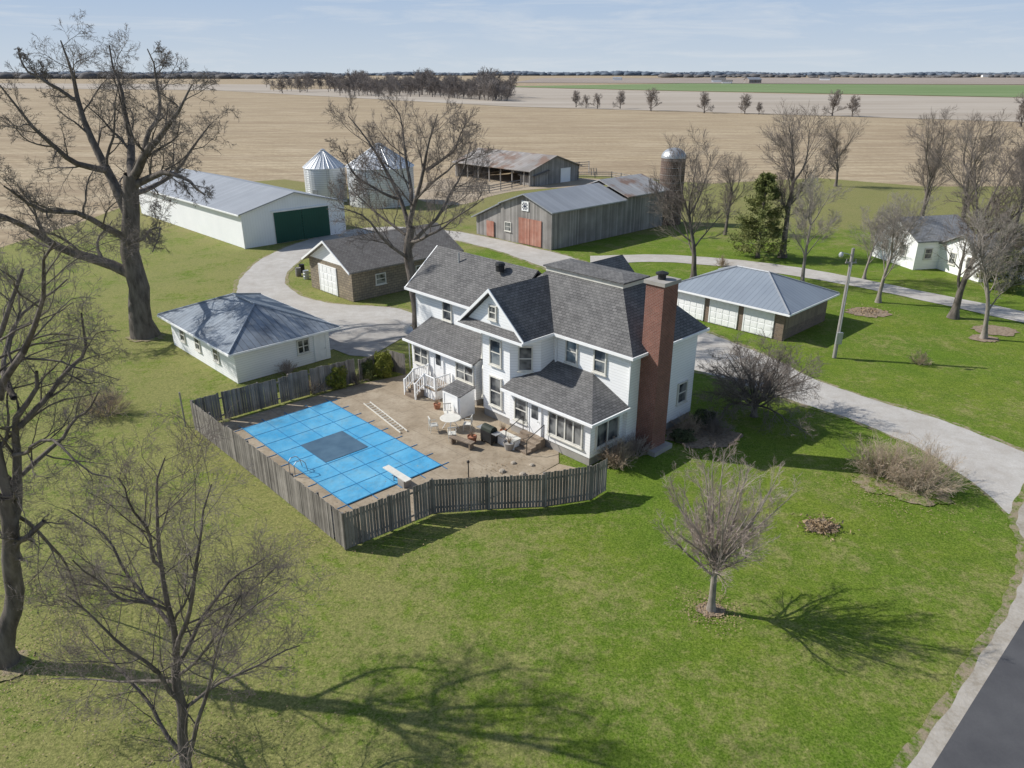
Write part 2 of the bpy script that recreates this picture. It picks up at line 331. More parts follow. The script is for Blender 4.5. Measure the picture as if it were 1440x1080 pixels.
sheet('farmyard_dirt',smooth_poly([(590,285),(575,265),(620,250),(700,244),(800,250),(860,252),(840,262),(740,266),(690,275),(650,290)]),.004,M['dirt'])
DRV=[((1640,715),(1640,860)),((1440,636),(1440,745)),((1330,592),(1385,690)),((1220,560),(1300,632)),((1140,532),(1200,590)),((1090,505),(1110,562)),((1045,487),(1020,533)),((1000,470),(960,515)),((950,450),(900,490)),((900,420),(840,440)),((850,380),(800,390)),((800,360),(755,372)),((720,341),(700,352)),((650,326),(635,336)),((560,318),(545,329)),((490,322),(490,338)),((440,335),(452,350)),((400,348),(424,364)),((360,368),(402,384)),((335,395),(400,400)),((332,415),(425,418)),((360,432),(470,428)),((400,455),(560,432)),((440,500),(600,450))]
DRW=[]
for a,b in DRV:
    a=np.array(G(*a)[:2]); b=np.array(G(*b)[:2]); d=(b-a)/np.linalg.norm(b-a); DRW.append((tuple(a-d*.5),tuple(b+d*.5)))
strip('driveway_verge',DRW,.005,M['verge'],jag=.08,world=True)
strip('gravel_driveway',DRV,.010,M['gravel'],jag=.05)
LN=[((830,360),(830,372)),((930,357),(930,367)),((1050,366),(1050,378)),((1150,380),(1150,393)),((1250,400),(1250,412)),((1440,438),(1440,454)),((1640,480),(1640,500))]
strip('gravel_lane',LN,.014,M['gravel'],jag=.05)
sheet('concrete_apron',[(440,480),(492,500),(520,502),(575,470),(560,450),(470,470)],.018,M['concrete'])
a=np.array(G(1440,872)[:2]); b=np.array(G(1310,1080)[:2]); d=(a-b)/np.linalg.norm(a-b); nrm=np.array([d[1],-d[0]])
A0=b-d*12
def off(t,n): q=A0+d*t+nrm*n; return (q[0],q[1])
SH=[(0,-.5),(12,-.5),(18,-.5),(23,-.6),(26,-.95),(28,-1.5),(30,-2.5),(36,-2.8),(42,-1.4),(150,-1.0)]
strip('road_verge',[(off(t,n-.35),off(t,.5)) for t,n in SH],.0215,M['verge'],jag=.05,world=True)
strip('road_shoulder',[(off(t,n),off(t,.6)) for t,n in SH],.0255,M['shoulder'],jag=.04,world=True)
sheet('road',[off(0,0),off(150,0),off(150,6.6),off(0,6.6)],.03,M['asphalt'],True)
sheet('road_marking',[off(0,3.2),off(150,3.2),off(150,3.32),off(0,3.32)],.036,M['trim'],True)

# ------------------------------------------------------------ windows and doors
def window(root,cx,cy,z0,z1,w,n,panes=1,rail=True,fm='trim',deep=0.05):
    t=(-n[1],n[0]); zc=(z0+z1)/2; m=MB(); e=.09
    def at(s,o): return (cx+t[0]*s+n[0]*o,cy+t[1]*s+n[1]*o)
    for s in (-1,1):
        p=at(s*(w/2),deep); m.obox((p[0],p[1],zc),t,n,e/2,.05,(z1-z0)/2+e/2)
    for z in (z0,z1):
        p=at(0,deep+.003); m.obox((p[0],p[1],z),t,n,w/2-e/2,.05,e/2)
    if rail:
        p=at(0,deep-.01); m.obox((p[0],p[1],zc),t,n,w/2-e/2,.035,.03)
    for k in range(1,panes):
        p=at(-w/2+w*k/panes,deep-.005); m.obox((p[0],p[1],zc),t,n,.045,.045,(z1-z0)/2-e/2)
    o=m.build('window',M[fm],root)
    p=at(0,.022); MB().obox((p[0],p[1],zc),t,n,w/2-.03,.02,(z1-z0)/2-.03).build('pane',M['glass'],o)
    p=at(0,deep+.03); MB().obox((p[0],p[1],z0-e/2-.03),t,n,w/2+.1,.08,.03).build('sill',M[fm],o)
    return o
def door(root,cx,cy,z0,h,w,n,mat='white',name='door',lite=False,knob=True):
    t=(-n[1],n[0])
    def at(s,o): return (cx+t[0]*s+n[0]*o,cy+t[1]*s+n[1]*o)
    m=MB(); p=at(0,.03); m.obox((p[0],p[1],z0+h/2),t,n,w/2,.03,h/2)
    if name=='garage_door':
        for k in range(4):
            for j in range(4):
                q=at(-w/2+w*(j+.5)/4,.07); m.obox((q[0],q[1],z0+h*(k+.5)/4),t,n,w/10,.012,h/10)
    o=m.build(name,M[mat],root); f=MB()
    for s in (-1,1):
        p=at(s*(w/2+.06),.04); f.obox((p[0],p[1],z0+h/2),t,n,.055,.05,h/2)
    p=at(0,.045); f.obox((p[0],p[1],z0+h+.06),t,n,w/2+.12,.05,.06); f.build('door_frame',M['white'],o)
    if lite:
        p=at(0,.07); MB().obox((p[0],p[1],z0+h*.7),t,n,w*.3,.012,h*.2).build('pane',M['glass'],o)
    if knob:
        p=at(w*.38,.1); MB().tube((p[0],p[1],z0+h*.45),(p[0]+n[0]*.05,p[1]+n[1]*.05,z0+h*.45),.035).build('handle',M['steel'],o)
    return o
def hip(m,x0,x1,y0,y1,z0,z1,ins,th=.12):
    ym=(y0+y1)/2; a=(x0+ins,ym,z1); b=(x1-ins,ym,z1)
    m.slab([(x0,y0,z0),(x1,y0,z0),b,a],th); m.slab([(x1,y1,z0),(x0,y1,z0),a,b],th)
    m.slab([(x0,y1,z0),(x0,y0,z0),a],th); m.slab([(x1,y0,z0),(x1,y1,z0),b],th)
def hipcap(root,x0,x1,y0,y1,z0,z1,ins,mat):
    ym=(y0+y1)/2; a=(x0+ins,ym,z1+.03); b=(x1-ins,ym,z1+.03); m=MB()
    for c_ in ((x0,y0),(x0,y1)): m.tube((c_[0],c_[1],z0+.03),a,.07,n=5)
    for c_ in ((x1,y0),(x1,y1)): m.tube((c_[0],c_[1],z0+.03),b,.07,n=5)
    m.tube(a,b,.08,n=5); m.build('ridge_cap',M[mat],root)
def ringtrim(root,x0,x1,y0,y1,z,hgt=.16,w=.08,mat='white',name='gutter'):
    m=MB(); m.box(x0,x1,y0-w,y0,z-hgt,z).box(x0,x1,y1,y1+w,z-hgt,z).box(x0-w,x0,y0-w,y1+w,z-hgt,z).box(x1,x1+w,y0-w,y1+w,z-hgt,z)
    return m.build(name,M[mat],root)

# ------------------------------------------------------------ farmhouse
ca,sa=cos(RA),sin(RA)
def AB(a,b): return (a*ca-b*sa, a*sa+b*ca)
def HW(x,y,z=0): q=AB(x-31,y+31); return (q[0],q[1],z)
H=thing('farmhouse','white two-storey clapboard farmhouse with grey shingle roofs and tall brick chimney','house',HW(0,0),RA)
MB().box(-2.7,8.2,0,6.5,.5,6).build('wall',M['siding'],H)
bay=[(-2.5,0),(-2.5,-1.1),(-1.2,-2.4),(1.2,-2.4),(2.5,-1.1),(2.5,0)]
MB().prism(bay,.5,6).build('bay_wall',M['siding'],H)
m=MB().box(-11.3,-2.7,.2,5.2,.4,5.9); m.face((-11.3,.2,5.9),(-11.3,5.2,5.9),(-11.3,2.7,8.2)); m.build('wing_wall',M['siding'],H)
m=MB().box(-9.2,-2.5,-1.9,.2,.4,3.05); m.face((-9.2,-1.9,3.0),(-9.2,.2,3.0),(-9.2,.2,3.9)); m.build('porch_wall',M['siding'],H)
MB().box(1.6,7.9,-2.8,0,.5,2.8).build('sunroom_wall',M['siding'],H)
m=MB(); m.box(-2.66,8.16,.04,6.46,0,.5); m.prism([(x*.98,y*.98+.0) for x,y in bay],0,.5); m.box(-11.25,-2.7,.25,5.15,0,.4); m.box(-9.15,-2.5,-1.85,.2,0,.4); m.box(1.65,7.85,-2.75,0,0,.5)
m.build('foundation',M['concrete'],H)
m=MB(); X0,X1,Y0,Y1,ze=-3.1,8.6,-.4,6.9,5.98; dx0,dx1,dy0,dy1,zd=-.2,5.6,2.3,4.3,8.75
m.slab([(X0,Y0,ze),(X1,Y0,ze),(dx1,dy0,zd),(dx0,dy0,zd)]); m.slab([(X1,Y0,ze),(X1,Y1,ze),(dx1,dy1,zd),(dx1,dy0,zd)])
m.slab([(X1,Y1,ze),(X0,Y1,ze),(dx0,dy1,zd),(dx1,dy1,zd)]); m.slab([(X0,Y1,ze),(X0,Y0,ze),(dx0,dy0,zd),(dx0,dy1,zd)])
roof=m.build('roof',M['shingle'],H)
mc=MB(); mc.box(dx0-.12,dx1+.12,dy0-.12,dy1+.12,zd-.06,zd+.2); mc.build('deck_fascia',M['trim'],roof)
mc=MB(); hip(mc,dx0-.25,dx1+.25,dy0-.25,dy1+.25,zd+.3,zd+.5,1.1,.09); mc.build('roof_cap',M['shingle'],roof)
ringtrim(H,X0,X1,Y0,Y1,ze-.02,.16)
m=MB()
m.slab([(-2.85,-2.95,5.98),(0,-2.95,8.5),(0,2.1,8.5),(-2.85,-.3,5.98)][::-1]); m.slab([(2.85,-2.95,5.98),(0,-2.95,8.5),(0,2.1,8.5),(2.85,-.3,5.98)])
m.slab([(-2.75,-3.05,5.98),(2.75,-3.05,5.98),(2.6,-2.62,6.28),(-2.6,-2.62,6.28)],.06)
m.build('gable_roof',M['shingle'],H)
m=MB(); m.slab([(2.85,9.4,5.98),(0,9.4,8.6),(0,4.4,8.6),(2.85,6.8,5.98)]); m.slab([(-2.85,9.4,5.98),(0,9.4,8.6),(0,4.4,8.6),(-2.85,6.8,5.98)]); m.build('rear_gable_roof',M['shingle'],H)
m=MB().box(-2.5,2.5,6.5,9,.5,6); m.face((-2.5,9,6),(2.5,9,6),(0,9,8.3)); m.build('rear_bay_wall',M['siding'],H)
m=MB(); m.face((-2.55,-2.6,6),(2.55,-2.6,6),(0,-2.6,8.28)); m.build('gable_wall',M['siding'],H)
m=MB(); m.box(-2.7,2.7,-2.9,-.0,5.8,5.9)
for s in (-1,1): m.slab([(s*2.9,-2.99,6.02),(0,-2.99,8.56),(0,-2.93,8.56),(s*2.9,-2.93,6.02)],.22)
m.box(-2.9,-2.82,-2.95,-.4,5.8,5.98).box(2.82,2.9,-2.95,-.4,5.8,5.98).box(-2.9,2.9,-3.1,-3.02,5.78,5.94)
m.build('bargeboard',M['white'],H)
m=MB(); m.slab([(-11.7,-.35,5.9),(-1.5,-.35,5.9),(-1.5,2.7,8.4),(-11.7,2.7,8.4)]); m.slab([(-1.5,5.75,5.9),(-11.7,5.75,5.9),(-11.7,2.7,8.4),(-1.5,2.7,8.4)]); wr=m.build('wing_roof',M['shingle'],H)
MB().lathe([(.3,8.0),(.3,8.35),(.36,8.4),(.3,8.55),(0,8.62)],(-4.2,1.9),12).build('roof_vent',M['black'],wr)
MB().tube((-8.5,2.0,7.8),(-8.5,2.0,8.5),.06).build('vent_pipe',M['steel'],wr)
m=MB(); m.box(-11.75,-3.1,-.45,-.35,5.72,5.88).box(-11.8,-11.7,-.4,0,5.72,5.9)
for s,y in ((0,-.35),(1,5.75)): m.slab([(-11.78,y,5.9),(-11.7,y,5.9),(-11.7,2.7,8.42),(-11.78,2.7,8.42)],.2)
m.build('wing_gutter',M['white'],H)
m=MB(); m.slab([(-9.55,-2.3,3.05),(-2.3,-2.3,3.05),(-2.3,.2,4.05),(-9.55,.2,4.05)]); m.build('porch_roof',M['shingle'],H)
MB().box(-9.6,-2.3,-2.4,-2.31,2.88,3.03).build('porch_gutter',M['white'],H)
m=MB(); m.slab([(1.3,-3.2,2.85),(8.3,-3.2,2.85),(5.6,.0,4.1),(1.3,.0,4.1)]); m.slab([(8.3,-3.2,2.85),(8.3,0,2.85),(5.6,0,4.1)]); m.build('sunroom_roof',M['shingle'],H)
MB().box(1.3,8.4,-3.3,-3.21,2.68,2.83).box(8.31,8.4,-3.2,0,2.68,2.83).build('sunroom_gutter',M['white'],H)
for x,y,z in ((8.23,-.05,3.9),(2.75,-.07,3.9),(-2.8,-.03,4.1)): MB().box(x-.05,x+.05,y-.05,y+.05,z,5.8).build('downspout',M['white'],H)
ch=MB().box(8.2,9.35,.9,2.2,-.05,9.75).build('chimney',M['brick'],H)
MB().box(8.1,9.45,.8,2.3,9.75,9.95).build('chimney_crown',M['concrete'],ch)
MB().lathe([(.22,9.95),(.22,10.2),(.34,10.22),(.34,10.3),(0,10.42)],(8.75,1.5),14).build('chimney_cap',M['black'],ch)
MB().box(9.25,9.75,.7,2.4,-.05,.25).build('chimney_footing',M['concrete'],ch)
window(H,0,-2.4,3.7,5.3,.95,(0,-1)); window(H,0,-2.4,1.0,2.9,1.0,(0,-1)); q=.7071
window(H,1.85,-1.75,3.7,5.2,.8,(q,-q)); window(H,-1.85,-1.75,3.7,5.2,.8,(-q,-q)); window(H,-1.85,-1.75,1.0,2.9,.8,(-q,-q))
window(H,0,-2.6,6.65,7.45,.6,(0,-1))
window(H,3.95,0,4.3,5.7,.85,(0,-1)); window(H,6.1,0,4.3,5.7,.85,(0,-1))
window(H,-7.7,.2,4.2,5.5,.9,(0,-1)); window(H,-8.1,-1.9,1.4,2.6,1.5,(0,-1),2); window(H,-3.5,-1.9,1.5,2.6,1.7,(0,-1),2)
window(H,2.6,-2.8,1.0,2.4,1.0,(0,-1)); window(H,6.1,-2.8,1.0,2.4,2.5,(0,-1),4,False); window(H,7.9,-1.4,1.0,2.4,1.9,(1,0),2,False)
window(H,8.2,5.3,1.5,2.8,.9,(1,0)); window(H,-11.3,2.7,4.0,5.4,.9,(-1,0)); window(H,-11.3,2.7,1.0,2.5,.9,(-1,0))
door(H,3.75,-2.8,.55,1.98,.85,(0,-1),lite=True); door(H,-6.2,-1.9,.85,2.0,.85,(0,-1),lite=True)
def steps(name,label,x,y,w,n,rise,run,dirv,mat,z0=0,parts='tread'):
    t=thing(name,label,'steps',HW(x,y,z0),RA)
    for k in range(n):
        z=rise*(n-k); d=run*k
        cx=dirv[0]*(d+run/2); cy=dirv[1]*(d+run/2); tt=(-dirv[1],dirv[0])
        MB().obox((cx,cy,z/2),tt,dirv,w/2,run/2-.003,z/2).build(parts,mat,t)
    return t
st=steps('porch_steps','brown wooden steps leading up to the sunroom door',3.75,-2.85,1.7,4,.14,.38,(0,-1),M['wood'])
for x in (-.85,.85):
    m=MB().tube((x,-.1,1.45),(x,-1.5,.95),.025,n=6).tube((x,-.1,.5),(x,-.1,1.45),.025,n=6).tube((x,-1.5,.0),(x,-1.5,.95),.025,n=6); m.build('handrail',M['black'],st)
D=thing('porch_deck','white railed wooden landing at the back porch door','deck',HW(-6.1,-1.95),RA)
MB().box(-1.2,1.2,-1.4,-.02,.68,.8).build('deck_floor',M['wood'],D)
m=MB().box(-1.2,1.2,-1.38,-1.32,.05,.66).box(-1.18,-1.12,-1.3,-.05,.05,.66).box(1.12,1.18,-1.3,-.05,.05,.66); m.build('skirt',M['white'],D)
def railing(root,p0,p1,z0,z1,nb,z2=None):
    z2=z0 if z2 is None else z2; dz=z2-z0
    m=MB(); m.tube((p0[0],p0[1],z1),(p1[0],p1[1],z1+dz),.045,n=6); m.tube((p0[0],p0[1],z0+.1),(p1[0],p1[1],z0+.1+dz),.03,n=6)
    for k in range(nb+1):
        t=k/nb; x=p0[0]+(p1[0]-p0[0])*t; y=p0[1]+(p1[1]-p0[1])*t; r=.055 if k in (0,nb) else .02
        m.box(x-r,x+r,y-r,y+r,z0-.1+dz*t if k not in(0,nb) else z0-.3+dz*t,z1+dz*t+(.08 if k in(0,nb) else 0))
    return m.build('railing',M['white'],root)
railing(D,(-1.15,-1.3),(-1.15,-.1),.8,1.6,8); railing(D,(1.15,-1.3),(1.15,-.1),.8,1.6,8); railing(D,(.1,-1.34),(1.15,-1.34),.8,1.6,7)
railing(D,(-1.1,-1.4),(-1.1,-2.15),.8,1.6,4,.3); railing(D,(.05,-1.4),(.05,-2.15),.8,1.6,4,.3)
for k in range(3): MB().box(-1.05,.0,-1.42-.27*(k+1)+.003,-1.42-.27*k,.02,.60-.19*k).build('step',M['wood'],D)
S=thing('storage_shed','small low white storage shed with grey roof against the bay','shed',HW(-2.5,-3.35),RA)
MB().box(-.85,.85,-.6,.6,0,1.5).build('wall',M['white'],S)
m=MB(); m.slab([(-.9,-.68,1.54),(.9,-.68,1.54),(.9,0.62,1.85),(-.9,0.62,1.85)],.06); m.build('roof',M['shingle'],S)
for x in (-.85,.85): MB().face((x,-.6,1.5),(x,.6,1.5),(x,.6,1.78)).build('gable',M['white'],S)
door(S,0,-.6,.1,1.3,1.2,(0,-1))

# ------------------------------------------------------------ patio, pool
PF=[(-19.2,40.8),(-7.5,28.4),(-3.85,31.4),(-1.2,31.75),(1.6,32.0),(4.0,32.7),(4.85,33.6)]
PT=[(-19.1,40.7),(-7.5,28.6),(-3.9,31.5),(-2.2,32.0),(0.5,34.3),(2.6,36.6),HW(3,0)[:2],HW(-10,.2)[:2],(-8.2,49.4),(-10.7,48.0)]
sheet('patio',PT,.02,M['patio'],True)
GBD=[(-2.2,31.8),(1.6,32.1),(4.0,32.8),(4.7,33.6),(4.6,35.5),(2.6,36.5),(0.5,34.3)]
sheet('gravel_bed',GBD,.024,M['dirt'],True)
pc=[G(340,603),G(465,566),G(622,655),G(487,712)]
pc=[np.array(p[:2]) for p in pc]; ctr=sum(pc)/4
la=(pc[3]-pc[0]+pc[2]-pc[1])/2; la/=np.linalg.norm(la); lb=np.array([-la[1],la[0]])
hl=sum(abs((p-ctr)@la) for p in pc)/4; hb=sum(abs((p-ctr)@lb) for p in pc)/4
ang=math.atan2(la[1],la[0])
K=thing('pool_cover','bright blue safety cover stretched over the swimming pool','pool cover',(ctr[0],ctr[1],0),ang)
m=MB(); N1,N2=32,16
def sag(u,v): return .07-.035*sin(pi*u)*sin(pi*v)
def hh(i,j): 
    u=i/N1; v=j/N2; return sag(u,v)+.008*abs(sin(u*pi*8)*sin(v*pi*4))*-1
for i in range(N1):
    for j in range(N2):
        P=lambda a,b:(-hl+2*hl*a/N1,-hb+2*hb*b/N2,hh(a,b))
        m.face(P(i,j),P(i+1,j),P(i+1,j+1),P(i,j+1))
cv=m.build('cover_sheet',M['blue'],K)
for i in range(9):
    x=-hl+2*hl*i/8; x=min(max(x,-hl+.04),hl-.04)
    m=MB()
    for j in range(N2):
        m.obox((x,-hb+2*hb*(j+.5)/N2,sag((x+hl)/(2*hl),(j+.5)/N2)+.008),(1,0),(0,1),.017,hb/N2,.004)
    m.box(x-.02,x+.02,-hb-.5,-hb,.03,.05).box(x-.02,x+.02,hb,hb+.5,.03,.05)
    m.build('strap',M['strap'],K)
for j in range(5):
    y=-hb+2*hb*j/4; y=min(max(y,-hb+.04),hb-.04); m=MB()
    for i in range(N1): m.obox((-hl+2*hl*(i+.5)/N1,y,sag((i+.5)/N1,(y+hb)/(2*hb))+.010),(1,0),(0,1),hl/N1,.017,.004)
    m.box(-hl-.5,-hl,y-.02,y+.02,.03,.05).box(hl,hl+.5,y-.02,y+.02,.03,.05)
    m.build('strap',M['strap'],K)
MB().box(-hl*.26,hl*.22,-hb*.5,hb*.42,.05,.062).build('drain_panel',M['mesh'],K)
dbp=np.array(G(566,681)[:2])
DB=thing('diving_board','short white diving board over the near right end of the pool','diving board',(dbp[0],dbp[1],.02),ang)
MB().box(-1.5,.6,-.2,.2,.42,.47).build('board',M['trim'],DB)
MB().box(-.1,.45,-.22,.22,0,.41).build('stand',M['concrete'],DB)
for y in (-.17,.17): MB().tube((-.55,y,0),(-.5,y,.41),.035).build('fulcrum',M['steel'],DB)
hp=G(420,665)
HR=thing('pool_handrail','curved steel handrail at the near edge of the pool','handrail',(hp[0],hp[1],.02),ang)
for s in (-.3,.3):
    m=MB(); pts=[(s,-.35,0),(s,-.35,.7),(s,-.2,.85),(s,.1,.85),(s,.3,.6),(s,.4,.1)]
    for p,q2 in zip(pts,pts[1:]): m.tube(p,q2,.022,n=6)
    m.build('rail',M['steel'],HR)
a=np.array(G(516,568)[:2]); b=np.array(G(568,609)[:2]); d=b-a; L=np.linalg.norm(d)
LD=thing('extension_ladder','aluminium extension ladder lying on the patio beside the pool','ladder',(a[0],a[1],.05),math.atan2(d[1],d[0]))
for y0,y1 in ((-.24,-.2),(.2,.24)): MB().box(0,L,y0,y1,0,.08).build('rail',M['trim'],LD)
for k in range(14): MB().box(.2+k*(L-.3)/14,.24+k*(L-.3)/14,-.2,.2,.03,.06).build('rung',M['trim'],LD)
tp=G(634,603)
T=thing('patio_table','round white mesh patio table with centre hole on the patio','table',(tp[0],tp[1],.02))
MB().lathe([(0,.7),(.62,.7),(.65,.72),(.62,.74),(0,.74)]).build('tabletop',M['trim'],T)
for k in range(4): MB().tube((.1*cos(k*pi/2),.1*sin(k*pi/2),.7),(.5*cos(k*pi/2),.5*sin(k*pi/2),0),.025,n=6).build('leg',M['white'],T)
def chair(loc,rz,label,mat,gr=None):
    t=thing('patio_chair',label,'chair',loc,rz,gr)
    MB().box(-.24,.24,-.24,.24,.42,.46).build('seat',mat,t)
    m=MB()
    for k in range(5): m.box(-.2+k*.1-.012,-.2+k*.1+.012,-.26,-.235,.46,.92)
    m.box(-.25,.25,-.27,-.23,.9,.96); m.build('backrest',mat,t)
    for x in (-.21,.21):
        MB().tube((x,.2,.44),(x,.24,0),.02,n=6).build('leg',mat,t); MB().tube((x,-.2,.44),(x,-.26,0),.02,n=6).build('leg',mat,t)
        MB().tube((x*1.1,-.24,.66),(x*1.1,.2,.64),.02,n=6).build('armrest',mat,t)
    return t
for k,(du,dv,lab) in enumerate([(-24,4,'white metal patio chair left of the round patio table'),(2,16,'white metal patio chair on the near side of the round table'),(24,2,'white metal patio chair right of the round patio table'),(-4,-14,'white metal patio chair between the round table and the storage shed')]):
    p=G(634+du,603+dv); chair((p[0],p[1],.02),math.atan2(-(tp[0]-p[0]),(tp[1]-p[1])),lab,M['trim'],'chairs around the patio table')
p=G(688,622)
GR=thing('grill','dark gas grill with closed lid beside the house','grill',(p[0],p[1],.02),RA)
MB().box(-.45,.45,-.28,.28,.15,.8).build('cabinet',M['black'],GR)
m=MB(); 
for k in range(6):
    a0=pi*k/6;a1=pi*(k+1)/6; m.face((-.42,.28*cos(a0),.8+.3*sin(a0)),(.42,.28*cos(a0),.8+.3*sin(a0)),(.42,.28*cos(a1),.8+.3*sin(a1)),(-.42,.28*cos(a1),.8+.3*sin(a1)))
for x in (-.42,.42): m.face(*[(x,.28*cos(pi*k/6),.8+.3*sin(pi*k/6)) for k in range(7)])
m.build('lid',M['darkcover'],GR); MB().box(-.85,-.46,-.25,.25,.76,.8).build('side_shelf',M['steel'],GR); MB().box(.46,.85,-.25,.25,.76,.8).build('side_shelf',M['steel'],GR)
for x in (-.4,.4):
    for y in (-.2,.2): MB().tube((x-.03,y,.08),(x+.03,y,.08),.08).build('wheel',M['black'],GR)
def planter(u,v,label,r=.3,hh_=.4,mat='terracotta',leaf='brownshrub'):
    p=G(u,v); t=thing('planter',label,'planter',(p[0],p[1],.02),.4)
    MB().lathe([(0,0),(r*.7,0),(r,hh_),(r*.9,hh_),(r*.85,hh_*.85),(0,hh_*.85)],n=14).build('pot',M[mat],t)
    m=MB()
    for k in range(40):
        a_=random.random()*6.28; e=random.uniform(.2,.9); L=random.uniform(.2,.5); m.tube((0,0,hh_*.8),(L*e*cos(a_),L*e*sin(a_),hh_+L),.012,.004,3)
    m.build('dry_stems',M[leaf],t)
planter(664,622,'terracotta planter with dry stems left of the grill'); planter(716,632,'grey planter with dry stems beside the wooden steps',.35,.45,'concrete'); planter(708,612,'small terracotta planter against the house wall right of the grill',.22,.35); planter(615,575,'terracotta planter at the foot of the white porch deck',.25,.35)
p=G(650,628)
BN=thing('patio_bench','low wooden patio bench near the grill','bench',(p[0],p[1],.02),RA+.2)
MB().box(-.8,.8,-.2,.2,.4,.46).build('seat',M['wood'],BN)
for x in (-.65,.65): MB().box(x-.05,x+.05,-.18,.18,0,.4).build('leg',M['wood'],BN)
p=G(700,628)
t=thing('storage_bench','white box shaped patio storage bench behind the grill','bench',(p[0]+.6,p[1]+.2,.02),RA); MB().box(-.7,.7,-.3,.3,0,.5).build('box',M['white'],t); MB().box(-.74,.74,-.34,.34,.5,.57).build('lid',M['trim'],t)
p=G(659,672)
t=thing('garden_light','short dark garden light post standing just inside the fence','light',(p[0],p[1],0)); MB().tube((0,0,0),(0,0,.9),.03).build('pole',M['black'],t); MB().lathe([(.03,.9),(.07,.92),(.08,1.02),(.0,1.08)],n=8).build('lantern',M['black'],t)
k=0
for (u,v) in ((722,652),(748,655),(770,668),(735,668),(706,664)):
    p=G(u,v); m=MB(); r=random.uniform(.10,.2)
    prof=[(r*random.uniform(.8,1.1),0),(r*1.05,r*.4),(r*.7,r*.8),(0,r*.9)]
    m.lathe(prof,n=7); o=m.build('rock',M['rockm']); o.location=(p[0],p[1],.0); o.rotation_euler=(0,0,k); tag(o,'tan landscaping rock lying in the bed between fence and sunroom','rock','rocks in the bed by the fence'); k+=1

# ------------------------------------------------------------ fences
def board_fence(name,label,pts,hgt,cat='fence',seg=2.4,mat='fence'):
    o0=pts[0]; t=thing(name,label,cat,(o0[0],o0[1],0))
    for (x0,y0),(x1,y1) in zip(pts,pts[1:]):
        L=math.hypot(x1-x0,y1-y0); n=max(1,round(L/seg)); dx,dy=(x1-x0)/L,(y1-y0)/L; nn=(-dy,dx)
        for k in range(n):
            m=MB(); s0=L*k/n; s1=L*(k+1)/n; hb_=hgt+random.uniform(-.06,.06); nb=int((s1-s0)/.148); lean=random.uniform(-.05,.05)
            for b_ in range(nb):
                s=s0+(b_+.5)*(s1-s0)/nb; h_=hb_+random.uniform(-.035,.035); wv=random.uniform(-.012,.012)
                if random.random()<.012: continue
                m.obox((x0-o0[0]+dx*s+nn[0]*(wv+lean*.3),y0-o0[1]+dy*s+nn[1]*(wv+lean*.3),h_/2+.03),(dx,dy),nn,.068,.011,h_/2-.03)
            for z in (.35,hgt-.35): m.obox((x0-o0[0]+dx*(s0+s1)/2+nn[0]*.06,y0-o0[1]+dy*(s0+s1)/2+nn[1]*.06,z),(dx,dy),nn,(s1-s0)/2,.02,.05)
            m.build('fence_panel',M[mat],t)
            MB().obox((x0-o0[0]+dx*s0+nn[0]*.1,y0-o0[1]+dy*s0+nn[1]*.1,hgt/2),(dx,dy),nn,.05,.05,hgt/2).build('post',M[mat],t)
    return t
board_fence('pool_fence','weathered grey board fence around the near and left sides of the pool',PF,1.95)
board_fence('patio_fence','weathered grey board fence behind the pool facing the small garage',[(-19.25,41.0),(-14.6,45.2),(-10.9,48.2)],1.85)
board_fence('gate_fence','short grey fence section with gate between shrubs and back porch',[(-10.6,48.6),(-9.0,50.6),(-7.6,49.6)],1.6)
p=G(268,600); o=MB().tube((0,0,0),(0,0,2.3),.05).build('post',M['pole']); o.location=(p[0]-.3,p[1],0); tag(o,'thin wooden post outside the left corner of the pool fence','post')

# ------------------------------------------------------------ small garage (left)
B=thing('garage','white garage with blue-grey metal hip roof beside the pool fence','garage',(-19.1,48.1,0),RA)
MB().box(-11.3,0,0,7.4,0,2.5).build('wall',M['siding'],B)
m=MB(); hip(m,-11.9,.6,-.6,8,2.5,4.2,4.4); m.build('roof',M['metalroof'],B); hipcap(B,-11.9,.6,-.6,8,2.5,4.2,4.4,'metalroof2'); ringtrim(B,-11.9,.6,-.6,8,2.47,.14)
window(B,-3,0,.9,1.9,.8,(0,-1)); window(B,-6.2,0,.9,1.9,.8,(0,-1)); window(B,-9,0,.9,1.9,.8,(0,-1))
window(B,0,5.2,1.0,2.0,.9,(1,0),2); door(B,0,6.6,.05,2.0,.85,(1,0)); 
# ------------------------------------------------------------ machine shed
B=thing('machine_shed','long white metal machine shed with dark green sliding doors','shed',(-32.9,91.5,0),RA)
m=MB().box(-35,0,0,14.3,0,4.3); m.face((0,0,4.3),(0,14.3,4.3),(0,7.15,6.1)); m.face((-35,0,4.3),(-35,14.3,4.3),(-35,7.15,6.1)); m.build('wall',M['whitemetal'],B)
m=MB(); m.slab([(-35.4,-.5,4.25),(.4,-.5,4.25),(.4,7.15,6.2),(-35.4,7.15,6.2)]); m.slab([(.4,14.8,4.25),(-35.4,14.8,4.25),(-35.4,7.15,6.2),(.4,7.15,6.2)]); m.build('roof',M['metalroof3'],B)
for k in range(2): MB().box(.05,.12,4.2+k*3.9,8.05+k*3.9,.05,3.9).build('sliding_door',M['green'],B)
MB().box(.03,.2,3.9,12.2,3.92,4.1).build('door_track',M['white'],B)
for y in (0,14.3): MB().box(-.05,.1,y-.1,y+.1,0,4.2).build('corner_trim',M['white'],B)
MB().box(-35.5,.45,-.6,-.5,4.05,4.22).build('gutter',M['white'],B)
